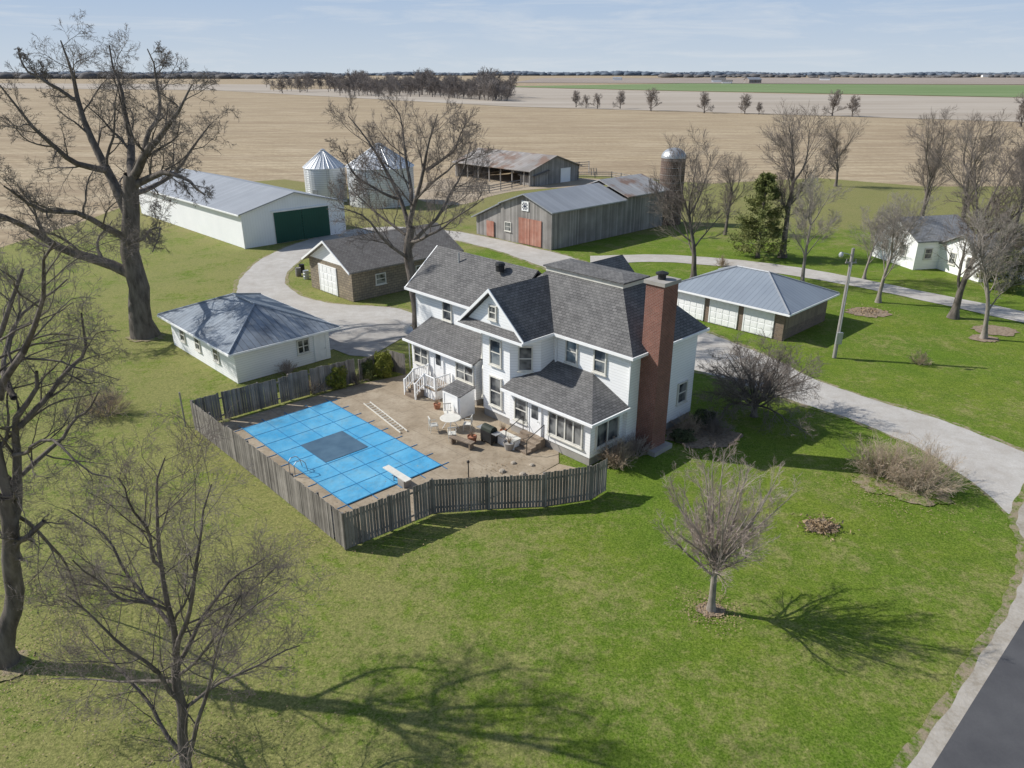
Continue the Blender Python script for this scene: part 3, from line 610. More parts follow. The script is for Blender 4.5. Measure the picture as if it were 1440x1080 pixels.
# ------------------------------------------------------------ bins
def binn(x,y,r,he,ht,label):
    t=thing('grain_bin',label,'grain bin',(x,y,0),0,None)
    MB().lathe([(r,0),(r,he)],n=40).build('wall',M['galv'],t)
    mm=MB(); mm.lathe([(r*1.04,he),(r*.12,ht-.1)],n=28); mm.build('roof',M['galv'],t)
    m=MB()
    for k in range(28):
        a_=2*pi*k/28; m.tube((r*1.03*cos(a_),r*1.03*sin(a_),he+.05),(r*.12*cos(a_),r*.12*sin(a_),ht-.05),.05,.04,4)
    m.build('roof_rib',M['galv'],t)
    MB().lathe([(r*.13,ht-.2),(r*.13,ht+.15),(0,ht+.35)],n=16).build('roof_cap',M['steel'],t)
    m=MB(); a_=-1.9; m.box(-.45,.45,-.05,.05,.4,2.3); d_=m.build('door',M['steel'],t); d_.location=(r*cos(a_)*1.01,r*sin(a_)*1.01,0); d_.rotation_euler=(0,0,a_+pi/2)
    m=MB()
    for s in (-.2,.2): m.tube((s,0,.3),(s,0,he+.2),.03,n=4)
    for k in range(int(he/.35)): m.tube((-.2,0,.4+k*.35),(.2,0,.4+k*.35),.02,n=4)
    d_=m.build('ladder',M['steel'],t); a_=-1.2; d_.location=(r*cos(a_)*1.03,r*sin(a_)*1.03,0); d_.rotation_euler=(0,0,a_+pi/2)
binn(-31.3,128.8,3.4,5.6,8.2,'smaller galvanised grain bin just behind the white machine shed')
binn(-21.6,126.5,5.4,6.0,9.3,'larger galvanised grain bin right of the smaller one')
# ------------------------------------------------------------ workshop
B=thing('workshop','tan stone workshop with weathered shingle roof and white garage door','workshop',(-15,68.25,0),RA)
m=MB().box(-7.6,0,0,13,0,3.2); m.build('wall',M['stone'],B)
MB().face((-7.6,-.02,3.2),(0,-.02,3.2),(-3.8,-.02,5.2)).build('gable',M['siding'],B); MB().face((-7.6,13,3.2),(0,13,3.2),(-3.8,13,5.2)).build('rear_gable',M['siding'],B)
m=MB(); m.slab([(.5,-.5,2.95),(.5,13.4,2.95),(-3.8,13.4,5.3),(-3.8,-.5,5.3)]); m.slab([(-8.1,13.4,2.95),(-8.1,-.5,2.95),(-3.8,-.5,5.3),(-3.8,13.4,5.3)]); m.build('roof',M['shingle2'],B)
m=MB()
for s in (.5,-8.1): m.slab([(s,-.58,2.97),(-3.8,-.58,5.34),(-3.8,-.5,5.34),(s,-.5,2.97)],.2)
m.build('bargeboard',M['white'],B)
door(B,-4.2,0,.05,2.6,3.0,(0,-1),name='garage_door',knob=False); window(B,0,3.2,1.2,2.2,1.1,(1,0)); window(B,0,8,1.2,2.2,1.1,(1,0))
for k,(u,v,mt,lb) in enumerate([(425,383,'black','black oil barrel beside the workshop'),(420,388,'rustroof','rusty oil barrel at the left end of the row by the workshop'),(431,392,'steel','pale steel barrel by the workshop door')]):
    p=G(u,v); o=MB().lathe([(0,0),(.3,0),(.3,.3),(.32,.32),(.3,.34),(.3,.6),(.32,.62),(.3,.64),(.3,.9),(.27,.88),(0,.88)],n=14).build('barrel',M[mt]); o.location=(p[0],p[1],.0); tag(o,lb,'barrel')
# ------------------------------------------------------------ barn
B=thing('barn','old grey board barn with faded red doors and patchwork sign','barn',(4.8,90.7,0),RA)
m=MB().box(-9,0,0,23,0,4.7).box(-14,-9.02,.2,22.8,0,2.3); m.face((-9,0,4.7),(0,0,4.7),(-4.5,0,6.25)); m.face((-9,23,4.7),(0,23,4.7),(-4.5,23,6.25)); m.face((-14,.2,2.3),(-9,.2,2.3),(-9,.2,4.5)); m.build('wall',M['boards'],B)
m=MB(); m.slab([(.5,-.5,4.6),(.5,14,4.6),(-4.5,14,6.35),(-4.5,-.5,6.35)]); m.slab([(-9,14,4.78),(-9,-.5,4.78),(-4.5,-.5,6.35),(-4.5,14,6.35)]); m.slab([(-14.5,23,2.3),(-14.5,-.3,2.3),(-9,-.3,4.7),(-9,23,4.7)]); m.build('roof',M['metalroof3'],B)
m=MB(); m.slab([(.6,14.02,5.0),(.6,23.5,5.0),(-4.5,23.5,6.75),(-4.5,14.02,6.75)]); m.slab([(-9,23.5,5.1),(-9,14.02,5.1),(-4.5,14.02,6.75),(-4.5,23.5,6.75)]); m.build('raised_roof',M['wornroof'],B)
for k in range(2): MB().box(-5.6+k*2.0,-3.65+k*2.0,-.12,-.04,.1,3.3).build('barn_door',M['redboards'],B)
MB().box(-11.8,-10.4,.02,.12,.1,2.1).build('small_door',M['redboards'],B)
window(B,-7.6,0,1.3,2.4,1.1,(0,-1))
m=MB().box(-5.1,-3.9,-.1,-.05,4.2,5.4); qs=m.build('quilt_sign',M['white'],B)
m=MB(); c0=(-4.5,4.8); e=.18
for i in range(5):
    for j in range(5):
        if (i,j) in ((0,1),(1,0),(0,3),(3,0),(4,1),(1,4),(4,3),(3,4),(2,2),(1,2),(2,1),(3,2),(2,3)): m.box(c0[0]-.45+i*e,c0[0]-.45+(i+1)*e-.012,-.125,-.105,c0[1]-.45+j*e,c0[1]-.45+(j+1)*e-.012)
m.build('quilt_pattern',pm('navy_paint',(.01,.015,.04),(.02,.03,.07),4,.6,bump=0),qs)
t=thing('silo','dark tile silo with silver domed cap behind the barn','silo',(22.6,108.5,0))
MB().lathe([(1.7,0),(1.7,9.1)],n=32).build('wall',M['silotile'],t)
for k in range(9): MB().lathe([(1.72,.8+k),(1.74,.82+k),(1.74,.86+k),(1.72,.88+k)],n=32).build('hoop',M['rustroof'],t)
MB().lathe([(1.74,9.1)]+[(1.74*cos(a_*pi/16),9.1+1.35*sin(a_*pi/16)) for a_ in range(0,9)],n=32).build('dome',M['steel'],t)
B=thing('open_shed','low open-fronted cattle shed with rust-streaked grey metal roof','shed',(3.4,146,0),RA)
m=MB().box(-22,0,13.6,14,0,3).box(-.3,0,0,14,0,3).box(-22,-21.7,0,14,0,3); m.face((0,0,3),(0,14,3),(0,7,5.2)); m.build('wall',M['boards'],B)
m=MB(); m.slab([(-22.5,-.5,2.9),(.5,-.5,2.9),(.5,7,5.3),(-22.5,7,5.3)]); m.slab([(.5,14.5,2.9),(-22.5,14.5,2.9),(-22.5,7,5.3),(.5,7,5.3)]); m.build('roof',M['rustroof'],B)
for k in range(7): MB().box(-21.6+k*3.3,-21.4+k*3.3,.05,.25,0,2.9).build('post',M['boards'],B)
door(B,0,10,0,2.6,2.6,(1,0),mat='whitemetal',name='shed_door',knob=False)
p=G(752,262); B=thing('small_shed','small weathered wooden shed in front of the open cattle shed','shed',(p[0],p[1],0),RA)
MB().box(-4,0,0,3.5,0,2.0).build('wall',M['boards'],B); MB().slab([(-4.3,-.4,1.9),(.3,-.4,1.9),(.3,3.9,2.7),(-4.3,3.9,2.7)]).build('roof',M['shingle2'],B)
def rail_fence(label,px,hgt=1.3,seg=3.,nr=3,mat='boards'):
    pts=[G(u,v) for u,v in px]; t=thing('rail_fence',label,'fence',pts[0])
    ox,oy=pts[0][:2]
    for a_,b_ in zip(pts,pts[1:]):
        L=math.hypot(b_[0]-a_[0],b_[1]-a_[1]); n=max(1,round(L/seg))
        for r_ in range(nr):
            z=hgt*(r_+1)/nr-.1; MB().tube((a_[0]-ox,a_[1]-oy,z),(b_[0]-ox,b_[1]-oy,z+.03),.07,n=4).build('rail',M[mat],t)
        for k in range(n): 
            x=a_[0]-ox+(b_[0]-a_[0])*k/n; y=a_[1]-oy+(b_[1]-a_[1])*k/n; MB().box(x-.08,x+.08,y-.08,y+.08,0,hgt+.1).build('post',M[mat],t)
rail_fence('grey plank corral fence left of the small wooden shed',[(640,272),(688,271),(735,262)])
rail_fence('grey rail fence running behind the barn toward the silo',[(790,250),(860,250),(930,262)],1.2)
rail_fence('grey plank fence behind the open cattle shed at the field edge',[(800,238),(828,236),(828,246)],1.4)
# ------------------------------------------------------------ three-door garage (right)
B=thing('brick_garage','three-door brick garage with pale blue metal hip roof right of the farmhouse','garage',(21.8,57.1,0),RA)
MB().box(-10.6,0,0,7.7,0,2.5).build('wall',M['tanbrick'],B)
m=MB(); hip(m,-11.2,.6,-.6,8.3,2.5,4.3,4.4); m.build('roof',M['metalroof2'],B); hipcap(B,-11.2,.6,-.6,8.3,2.5,4.3,4.4,'metalroof3'); ringtrim(B,-11.2,.6,-.6,8.3,2.47,.14)
for k in range(3): door(B,-8.7+k*3.25,0,.05,2.1,2.5,(0,-1),name='garage_door',knob=False)
MB().box(0,.04,.2,7.5,.9,2.4).build('side_panel',M['wood'],B)
# ------------------------------------------------------------ neighbour house
B=thing('cottage','small white cottage with grey roofs among the trees at right','house',(48.3,75.5,0),R(12))
MB().box(0,8,0,6,0,2.7).box(-3,4,6,13,0,3.2).build('wall',M['siding'],B)
m=MB(); m.slab([(-.4,-.4,2.7),(8.4,-.4,2.7),(8.4,3,4.4),(-.4,3,4.4)]); m.slab([(8.4,6.4,2.7),(-.4,6.4,2.7),(-.4,3,4.4),(8.4,3,4.4)])
m.slab([(-3.4,5.6,3.2),(4.4,5.6,3.2),(4.4,9.5,5.2),(-3.4,9.5,5.2)]); m.slab([(4.4,13.4,3.2),(-3.4,13.4,3.2),(-3.4,9.5,5.2),(4.4,9.5,5.2)]); m.build('roof',M['lightshingle'],B)
for f_ in (((0,0,2.7),(0,6,2.7),(0,3,4.25)),((-3,6,3.2),(-3,13,3.2),(-3,9.5,5.05)),((8,0,2.7),(8,6,2.7),(8,3,4.25))): MB().face(*f_).build('gable',M['siding'],B)
window(B,2,0,1,2.2,1.2,(0,-1),2); window(B,5.6,0,1,2.2,1.2,(0,-1),2); window(B,0,1.6,1,2.2,.8,(-1,0)); window(B,0,4,1,2.2,.8,(-1,0)); window(B,-3,8,1.2,2.4,1,(-1,0)); window(B,-3,11,1.2,2.4,1,(-1,0)); window(B,-1.5,6,1.2,2.3,.9,(0,-1))
door(B,3.8,0,.1,2,.9,(0,-1))
p=G(1173,503); t=thing('utility_pole','tall grey wooden pole with yard light and metre box','utility pole',(p[0],p[1],0))
MB().tube((0,0,0),(0,0,8.4),.15,.11,10).build('pole',M['pole'],t)
m=MB(); m.tube((0,0,7.9),(-.9,-.3,8.15),.03,n=6); am=m.build('lamp_arm',M['steel'],t)
MB().lathe([(.05,8.2),(.14,8.1),(.17,7.98),(.12,7.84),(0,7.82)],(-.95,-.32),12).build('lamp',M['steel'],am)
MB().box(-.22,.22,-.35,-.15,1.2,2.1).build('meter_box',M['steel'],t); MB().tube((.0,-.2,2.1),(0,-.17,7.4),.035,n=6).build('conduit',M['steel'],t)
m=MB().box(-.4,.4,-.05,.05,7.3,7.4).box(.3,.36,-.03,.03,7.4,7.6).box(-.36,-.3,-.03,.03,7.4,7.6); m.build('crossarm',M['pole'],t)
p=G(577,520); t=thing('satellite_dish','grey satellite dish on a post beside the back porch','satellite dish',(p[0],p[1],0),.3)
MB().tube((0,0,0),(0,0,3.0),.04).build('mast',M['steel'],t)
m=MB(); m.lathe([(0,0),(.2,.03),(.34,.1)],n=18); d_=m.build('dish',M['steel'],t); d_.location=(0,0,3.05); d_.rotation_euler=(R(60),0,0)

# ------------------------------------------------------------ trees
def nrm3(a): return a/np.maximum(np.linalg.norm(a,axis=-1,keepdims=True),1e-9)
def walk(st,d,L,r0,m,wander,trop,rng,tip=.35):
    B=len(st); P=np.zeros((B,m,3)); P[:,0]=st; d=nrm3(d)
    for i in range(1,m):
        d=nrm3(d+rng.normal(0,wander,(B,3))+np.array([0,0,trop])); P[:,i]=P[:,i-1]+d*(L/(m-1))[:,None]
    t=np.linspace(0,1,m); return P,r0[:,None]*(1-(1-tip)*t)
def kids(PR,nc,ang,lr,m,wander,trop,rng,t0=.25,rr=.5,tip=.3,rmin=.006,taper=.55):
    P,Rr=PR; B,n,_=P.shape
    t=t0+(1-t0)*(np.arange(nc)[None]+rng.random((B,nc)))/nc
    f=t*(n-1); i=np.minimum(f.astype(int),n-2); w_=(f-i)[...,None]; bi=np.arange(B)[:,None]
    base=P[bi,i]*(1-w_)+P[bi,i+1]*w_; tan=nrm3(P[bi,i+1]-P[bi,i]); rad=(Rr[bi,i]*(1-w_[...,0])+Rr[bi,i+1]*w_[...,0])
    Lp=np.linalg.norm(np.diff(P,axis=1),axis=2).sum(1)[:,None]
    v=rng.normal(size=(B,nc,3)); v-= (v*tan).sum(-1,keepdims=True)*tan; v=nrm3(v)
    a=rng.uniform(ang[0],ang[1],(B,nc))[...,None]
    d=np.cos(a)*tan+np.sin(a)*v; L=Lp*lr*(1.1-taper*t)*rng.uniform(.65,1.3,(B,nc)); r=np.maximum(rad*rr*rng.uniform(.7,1.1,(B,nc)),rmin)
    return walk(base.reshape(-1,3),d.reshape(-1,3),L.ravel(),r.ravel(),m,wander,trop,rng,tip)
def tubes(PR,k):
    P,Rr=PR; B,m,_=P.shape; T=nrm3(np.gradient(P,axis=1)); ref=np.where(np.abs(T[:,:1,2:])>.85,np.array([1.,0,0]),np.array([0,0,1.]))
    u=nrm3(np.cross(T,np.broadcast_to(ref,T.shape))); v=np.cross(T,u); a=np.arange(k)*2*pi/k
    V=P[:,:,None]+Rr[:,:,None,None]*(u[:,:,None]*np.cos(a)[:,None]+v[:,:,None]*np.sin(a)[:,None])
    idx=np.arange(B*m*k).reshape(B,m,k); q0=idx[:,:-1]; q1=idx[:,1:]
    Fq=np.stack([q0,np.roll(q0,-1,2),np.roll(q1,-1,2),q1],-1).reshape(-1,4)
    return V.reshape(-1,3),Fq
def npmesh(name,parts,mat):
    Vs=[];Fs=[];o=0
    for V,Fq in parts: Vs.append(V);Fs.append(Fq+o);o+=len(V)
    V=np.concatenate(Vs).astype(np.float32);Fq=np.concatenate(Fs).astype(np.int32)
    me=bpy.data.meshes.new(name); me.vertices.add(len(V)); me.vertices.foreach_set('co',V.ravel())
    me.loops.add(Fq.size); me.loops.foreach_set('vertex_index',Fq.ravel()); me.polygons.add(len(Fq)); me.polygons.foreach_set('loop_start',np.arange(len(Fq),dtype=np.int32)*4)
    me.update(calc_edges=True); me.polygons.foreach_set('use_smooth',np.ones(len(Fq),dtype=bool)); me.materials.append(mat); me.validate(); return me
def link(name,me,parent=None):
    o=bpy.data.objects.new(name,me); COL.objects.link(o); o.parent=parent; return o
def treething(label,loc,tm,cm,rz=0,s=1,group=None,cat='tree',name='bare_tree'):
    t=thing(name,label,cat,loc,rz,group); t.scale=(s,s,s); link('trunk',tm,t); link('crown',cm,t); return t
def flare(PR,amt=1.6):
    P,Rr=PR; Rr=Rr.copy(); Rr[:,0]*=amt; Rr[:,1]*=1+(amt-1)*.15; return P,Rr
def gtree(seed,h,rt,tf=.6,limbs=7,lang=(.4,.9),llr=.75,nc=(8,8,7),ang=(.35,.85),lr=(.58,.6,.62),trop=.09,bark='bark',twig='twig',lean=(0,0),rmin=.012,t0=.35,wander=.1,lead=3,ltaper=.35):
    rng=np.random.default_rng(seed)
    tr=walk(np.zeros((1,3)),np.array([[lean[0],lean[1],1.]]),np.array([h*tf]),np.array([rt]),10,.05,.05,rng,.4)
    l1=kids(tr,limbs,lang,llr,9,wander,trop,rng,t0,.5,.25,taper=ltaper)
    end=tr[0][:,-1]; k=lead
    l1b=walk(np.repeat(end,k,0),np.array([[cos(i*2.1+seed),sin(i*2.1+seed),1.6] for i in range(k)]),np.full(k,h*(1-tf)*.95),np.full(k,rt*.34),9,wander,trop,rng,.2)
    l1=(np.concatenate([l1[0],l1b[0]]),np.concatenate([l1[1],l1b[1]]))
    lv=[l1]
    for i,n in enumerate(nc): lv.append(kids(lv[-1],n,ang,lr[i],[6,5,4,3][min(i,3)],wander*(1.1+.25*i),trop*.6,rng,.2,.5,.3,rmin))
    tm=npmesh('trunk',[tubes(flare(tr),12),tubes(l1,7)],M[bark])
    cm=npmesh('crown',[tubes(x,4 if i==0 else 3) for i,x in enumerate(lv[1:])],M[twig])
    return tm,cm
def skel(limbs,Y0,base,m=10,jit=.06,seed=1):
    rng=np.random.default_rng(seed); Ps=[];Rs=[]
    for pts,r0,r1 in limbs:
        Q=np.array([AT(p[0],p[1],Y0+(p[2] if len(p)>2 else 0)) for p in pts])-np.array(base)
        s=np.concatenate([[0],np.cumsum(np.linalg.norm(np.diff(Q,axis=0),axis=1))]); tt=np.linspace(0,s[-1],m)
        W=np.stack([np.interp(tt,s,Q[:,i]) for i in range(3)],1); J=rng.normal(0,jit,(m,3)); J[0]=0; W2=W+J
        W2[1:-1]=(W2[:-2]+2*W2[1:-1]+W2[2:])/4; Ps.append(W2); Rs.append(np.linspace(r0,r1,m))
    return np.array(Ps),np.array(Rs)
def hero(label,base,limbs,Y0,nc,lr,ang,bark,twig,seed,jit=.12,wander=.13,trop=.03,rmin=.012,t0=.15,fl=1.35,rr=.45):
    rng=np.random.default_rng(seed); L=skel(limbs,Y0,base,jit=jit,seed=seed)
    tr=(L[0][:1],L[1][:1]); l1=(L[0][1:],L[1][1:]); lv=[l1]
    for i,n in enumerate(nc): lv.append(kids(lv[-1],n,ang,lr[i],[8,6,4,3][min(i,3)],wander*(1.0+.25*i),trop,rng,t0,rr,.25,rmin))
    ex=kids(tr,5,(.6,1.2),.22,6,wander,.05,rng,.5,.15,.3,rmin); ex2=kids(ex,7,ang,.5,4,wander,.03,rng,.2,.5,.3,rmin)
    tm=npmesh('trunk',[tubes(flare(tr,fl),14),tubes(l1,9),tubes(lv[1],5)],M[bark])
    cm=npmesh('crown',[tubes(x,4 if i==0 else 3) for i,x in enumerate(lv[2:])]+[tubes(ex,4),tubes(ex2,3)],M[twig])
    return treething(label,base,tm,cm)
b0=G(205,472)
hero('huge old bare oak with sprawling crooked limbs left of the garage',b0,[
 ([(205,474),(196,420),(184,370),(178,320),(181,285),(187,250)],.9,.55),
 ([(184,385),(135,362),(75,348),(25,312),(-50,285,-2)],.45,.12),
 ([(180,300),(152,240,1),(122,190,2),(112,140,3),(96,90,3),(84,50,3)],.42,.05),
 ([(187,250),(202,215,-1),(228,190,-2),(250,155,-3),(262,112,-3)],.36,.05),
 ([(186,262),(235,240,-2),(268,252,-3),(285,275,-4)],.3,.06),
 ([(150,240,1),(92,222,-1),(42,180,-3),(0,130,-4)],.26,.05),
 ([(186,252),(184,190,3),(172,130,5),(152,68,6)],.35,.05),
 ([(178,335),(122,300,-3),(62,298,-5),(5,258,-7)],.28,.06),
 ([(185,270),(212,265,4),(248,238,6),(275,205,7),(292,180,7)],.25,.05),
 ([(182,340),(210,335,-2),(225,310,-4),(218,350,-5)],.12,.04),
 ([(112,140,3),(62,115,2),(25,80,2)],.17,.04),
 ([(202,215,-1),(226,160,1),(220,110,2),(205,70,2)],.2,.04)],b0[1],(9,8,7,5),(.38,.52,.58,.6),(.45,1.15),'bark','darktwig',3,jit=.22,rmin=.013,wander=.17)
b0=G(15,930)
hero('dark bare tree with knobbly trunk at the left edge of the lawn',b0,[
 ([(12,935),(10,880),(14,820),(22,760),(14,700)],.34,.24),
 ([(14,790),(40,748,-.3),(44,735,-.4)],.14,.08),
 ([(16,740),(28,700),(12,640),(30,580),(55,520)],.19,.05),
 ([(14,700),(-10,620),(-20,520),(10,430),(20,380)],.19,.045),
 ([(28,600),(70,560,.5),(110,500,1),(125,440,1)],.10,.03),
 ([(0,560),(40,470,-1),(60,400,-1.5),(90,340,-2)],.12,.03),
 ([(14,680),(60,640,1),(100,600,2),(150,560,2)],.09,.025),
 ([(20,640),(70,620,-1),(110,640,-1.5),(150,680,-2)],.07,.02),
 ([(16,720),(70,760,1),(100,800,2),(120,860,3)],.07,.02),
 ([(-10,600),(-60,540,1),(-110,450,1)],.12,.04),
 ([(20,560),(10,480,2),(50,420,3),(100,400,3)],.1,.025)],b0[1],(10,8,6,4),(.45,.52,.55,.55),(.45,1.1),'bark','darktwig',8,jit=.14,rmin=.0055,wander=.18,rr=.45)
b0=G(262,1092)
hero('multi-stemmed tangled bare tree in the near left lawn',b0,[
 ([(262,1100),(258,1040),(252,980),(248,930)],.17,.12),
 ([(252,985),(215,940,-.6),(150,890,-1),(90,850,-1.4)],.07,.018),
 ([(248,940),(280,880,.5),(320,820,1),(370,780,1)],.075,.018),
 ([(248,932),(240,860),(225,780),(215,700),(225,640)],.10,.018),
 ([(246,920),(270,830,-.6),(285,750,-1),(300,680,-1)],.08,.018),
 ([(240,880),(190,820,.8),(150,760,1),(110,720,1.4)],.065,.018),
 ([(254,1000),(310,960,.8),(370,930,1.4),(420,905,1.8)],.06,.016),
 ([(250,960),(200,960,.8),(130,960,1.8),(70,950,2)],.055,.016),
 ([(262,1090),(280,1010,-.5),(300,920,-.8),(330,840,-1.2)],.085,.016),
 ([(256,1060),(215,1000,.6),(170,940,1.4),(120,900,2)],.07,.016),
 ([(240,860),(190,850,-.8),(140,820,-1.4),(100,790,-1.8)],.05,.016),
 ([(250,950),(310,890,-.8),(350,850,-1.6),(390,840,-1.8)],.05,.016),
 ([(230,800),(190,720,-.6),(170,670,-.8)],.055,.016)],b0[1],(11,8,6,3),(.45,.55,.6,.6),(.4,1.0),'bark','twig',12,jit=.08,rmin=.0048,wander=.15,trop=.04,rr=.45)
b0=G(590,462)
hero('tall bare tree rising behind the farmhouse wing',b0,[
 ([(585,470),(588,430),(580,395),(572,350),(575,320)],.5,.32),
 ([(575,325),(560,270,1),(540,230,2),(510,190,3),(490,160,3)],.2,.035),
 ([(575,322),(590,260,-1),(605,200,-2),(612,160,-2)],.22,.035),
 ([(574,350),(620,300,1),(650,250,2),(665,200,3)],.18,.035),
 ([(578,370),(540,330,-2),(505,300,-3),(480,290,-4)],.16,.035),
 ([(580,300),(570,220,3),(565,160,4),(555,145,4)],.18,.035),
 ([(576,340),(610,330,-3),(650,300,-4),(680,275,-4)],.14,.03),
 ([(560,280),(520,260,-1),(490,235,-2),(480,210,-2)],.12,.03),
 ([(585,280),(640,230,-2),(670,215,-3)],.12,.03),
 ([(570,330),(520,290,2),(490,260,3)],.12,.03),
 ([(600,240),(640,210,0),(655,170,1)],.12,.03)],b0[1],(9,8,7,4),(.42,.52,.58,.6),(.35,.95),'bark','twig',21,jit=.16,rmin=.011,wander=.13,trop=.06)
def ornamental(seed,h,rt,stems,amax,nc,lr,twig,bark='palebark',rmin=.006,trunkh=.18,wander=.07,trop=.02,ang=(.25,.7),lean=(.02,0),fall=.3,amin=.0):
    rng=np.random.default_rng(seed); tr=walk(np.zeros((1,3)),np.array([[lean[0],lean[1],1.]]),np.array([h*trunkh*1.6]),np.array([rt]),7,.03,0,rng,.6)
    az=np.arange(stems)*2.4+rng.random(stems)*.6; an=amax*np.sqrt((np.arange(stems)+.3)/stems)
    f=rng.uniform(.62,1,stems)*6; i=np.minimum(f.astype(int),5); st=tr[0][0][i]+(tr[0][0][i+1]-tr[0][0][i])*(f-i)[:,None]
    Lf=(h-st[:,2])*(1.0-fall*(an/amax)**2)*rng.uniform(.88,1.0,stems)
    l1=walk(st,np.stack([np.cos(az)*np.sin(an),np.sin(az)*np.sin(an),np.cos(an)],1),Lf,np.full(stems,rt*.36),8,wander,trop,rng,.2)
    lv=[l1]
    for j,n in enumerate(nc): lv.append(kids(lv[-1],n,ang,lr[j],[5,4,3][min(j,2)],wander*1.3,trop,rng,.1,.55,.35,rmin))
    return npmesh('trunk',[tubes(flare(tr,1.4),10),tubes(l1,6)],M[bark]),npmesh('crown',[tubes(x,3) for x in lv[1:]],M[twig])
tm,cm=ornamental(4,7.3,.15,26,.98,(10,8,6),(.33,.48,.52),'redtwig',rmin=.0052,trunkh=.22,trop=.035,ang=(.3,.85),lean=(-.03,0),fall=.42)
treething('small rounded bare ornamental tree alone on the right lawn',G(1000,858),tm,cm)
tm,cm=ornamental(9,5.2,.2,24,1.35,(10,9,6),(.48,.52,.55),'twig','bark',trunkh=.12,wander=.17,ang=(.4,1.1),rmin=.008,fall=.1)
treething('low spreading bare tree between farmhouse and gravel driveway',G(1060,585),tm,cm)
A1=gtree(31,15,.33,.5,8,(.4,.9),.8,(9,8,7),rmin=.015)
A2=gtree(32,16,.38,.55,9,(.35,.75),.75,(9,8,7),rmin=.015,twig='twig')
A3=gtree(33,12,.24,.6,7,(.35,.8),.6,(8,8,7),rmin=.014,twig='paletwig',bark='palebark',lean=(.15,0))
A4=gtree(37,16,.36,.45,9,(.3,.65),.95,(9,8,7),rmin=.015,twig='twig')
A5=gtree(41,13,.28,.5,8,(.3,.6),.95,(8,8,7),rmin=.014,twig='paletwig',bark='palebark')
def place(A,label,u,v,s,rz,group=None):
    p=G(u,v); return treething(label,p,A[0],A[1],rz,s,group)
place(A1,'bare spreading tree between barn silo and three-door garage',975,393,.9,.5)
place(A2,'tall bare tree beside the pine behind the gravel lane',1100,362,.98,1.2)
place(A3,'leaning pale-trunked bare tree in front of the pine',1128,402,.85,2.0)
place(A5,'slim bare tree right of the utility pole beyond the driveway',1235,425,.75,.4)
place(A4,'tall bare tree in front of the white cottage',1340,447,.95,.2)
place(A3,'short forked bare tree at the right edge near the driveway island',1383,476,.85,4.0)
place(A4,'tall bare tree behind the white cottage left side',1295,316,.92,2.4)
place(A2,'tall bare tree directly behind the white cottage',1350,330,.9,3.6)
place(A1,'bare tree behind the white cottage at the right edge',1425,330,.95,5.0)
place(A5,'small multi-stem bare tree left of the white cottage',1215,392,.55,1.0)
place(A2,'bare tree beyond the barnyard fence right of the silo',1020,330,.6,.9)
place(A4,'bare tree on the field edge behind the tall tree beside the pine',1175,262,.75,4.4)
M['woodm']=pm('woodland_twigs',(.175,.155,.145),(.27,.24,.22),.02,.95,bump=0)
M['hedgem']=pm('hedgerow_twigs',(.24,.205,.18),(.34,.30,.27),.05,.95,bump=0)
Fm=gtree(51,7,.26,.45,11,(.6,1.15),1.0,(7,6,4),rmin=.035,twig='hedgem',t0=.15,lead=5)
for k,(u,v,s) in enumerate([(810,151,1.3),(840,153,1.15),(872,153,1.35),(915,156,1.6),(990,159,1.4),(1047,160,1.3),(1170,163,1.6),(1198,164,1.3),(422,130,2.2),(397,131,2.1),(1435,178,1.7),(1067,161,.8),(824,152,1.0)]):
    place(Fm,'small bare tree in the hedgerow across the open field',u,v,s,k*1.7,'bare trees in the field hedgerow')
def lowtree(seed):
    rng=np.random.default_rng(seed); tr=walk(np.zeros((1,3)),np.array([[0,0,1.]]),np.array([rng.uniform(4.5,7)]),np.array([.25]),5,.05,0,rng)
    l1=kids(tr,11,(.4,1.1),.75,4,.12,.08,rng,.12,.5); l2=kids(l1,8,(.4,1),.55,3,.15,.05,rng,.1,.7,.5,.07); l3=kids(l2,5,(.4,1),.55,2,.1,.0,rng,.1,.8,.5,.055); return [tubes(x,3) for x in (tr,l1,l2,l3)]
LT=[lowtree(s) for s in range(6)]
def wood(name,label,pos,mat):
    parts=[];rng=np.random.default_rng(7)
    for (x,y,s) in pos:
        a=rng.random()*6.28; c_,s_=cos(a),sin(a); Rm=np.array([[c_,-s_,0],[s_,c_,0],[0,0,1]])
        for V,Fq in LT[rng.integers(6)]: parts.append((V@Rm.T*s+np.array([x,y,0]),Fq))
    o=link(name,npmesh(name,parts,mat)); o['label']=label; o['category']='woodland'; o['kind']='stuff'
rw=random.Random(3); pos=[]
for _ in range(250):
    u=rw.uniform(475,722); v=rw.uniform(124,137)+max(0,(u-600)*.06); p=G(u,v); cl=.75+.5*abs(sin(u*.027+1.2)*sin(u*.071)); pos.append((p[0],p[1],rw.uniform(1.2,2.1)*cl*1.15))
for _ in range(32):
    u=rw.triangular(365,480,450); p=G(u,rw.uniform(122,130)); pos.append((p[0],p[1],rw.uniform(1.0,2.3)))
wood('woodland','bare grey-brown woodland across the field left of centre',pos,M['woodm'])
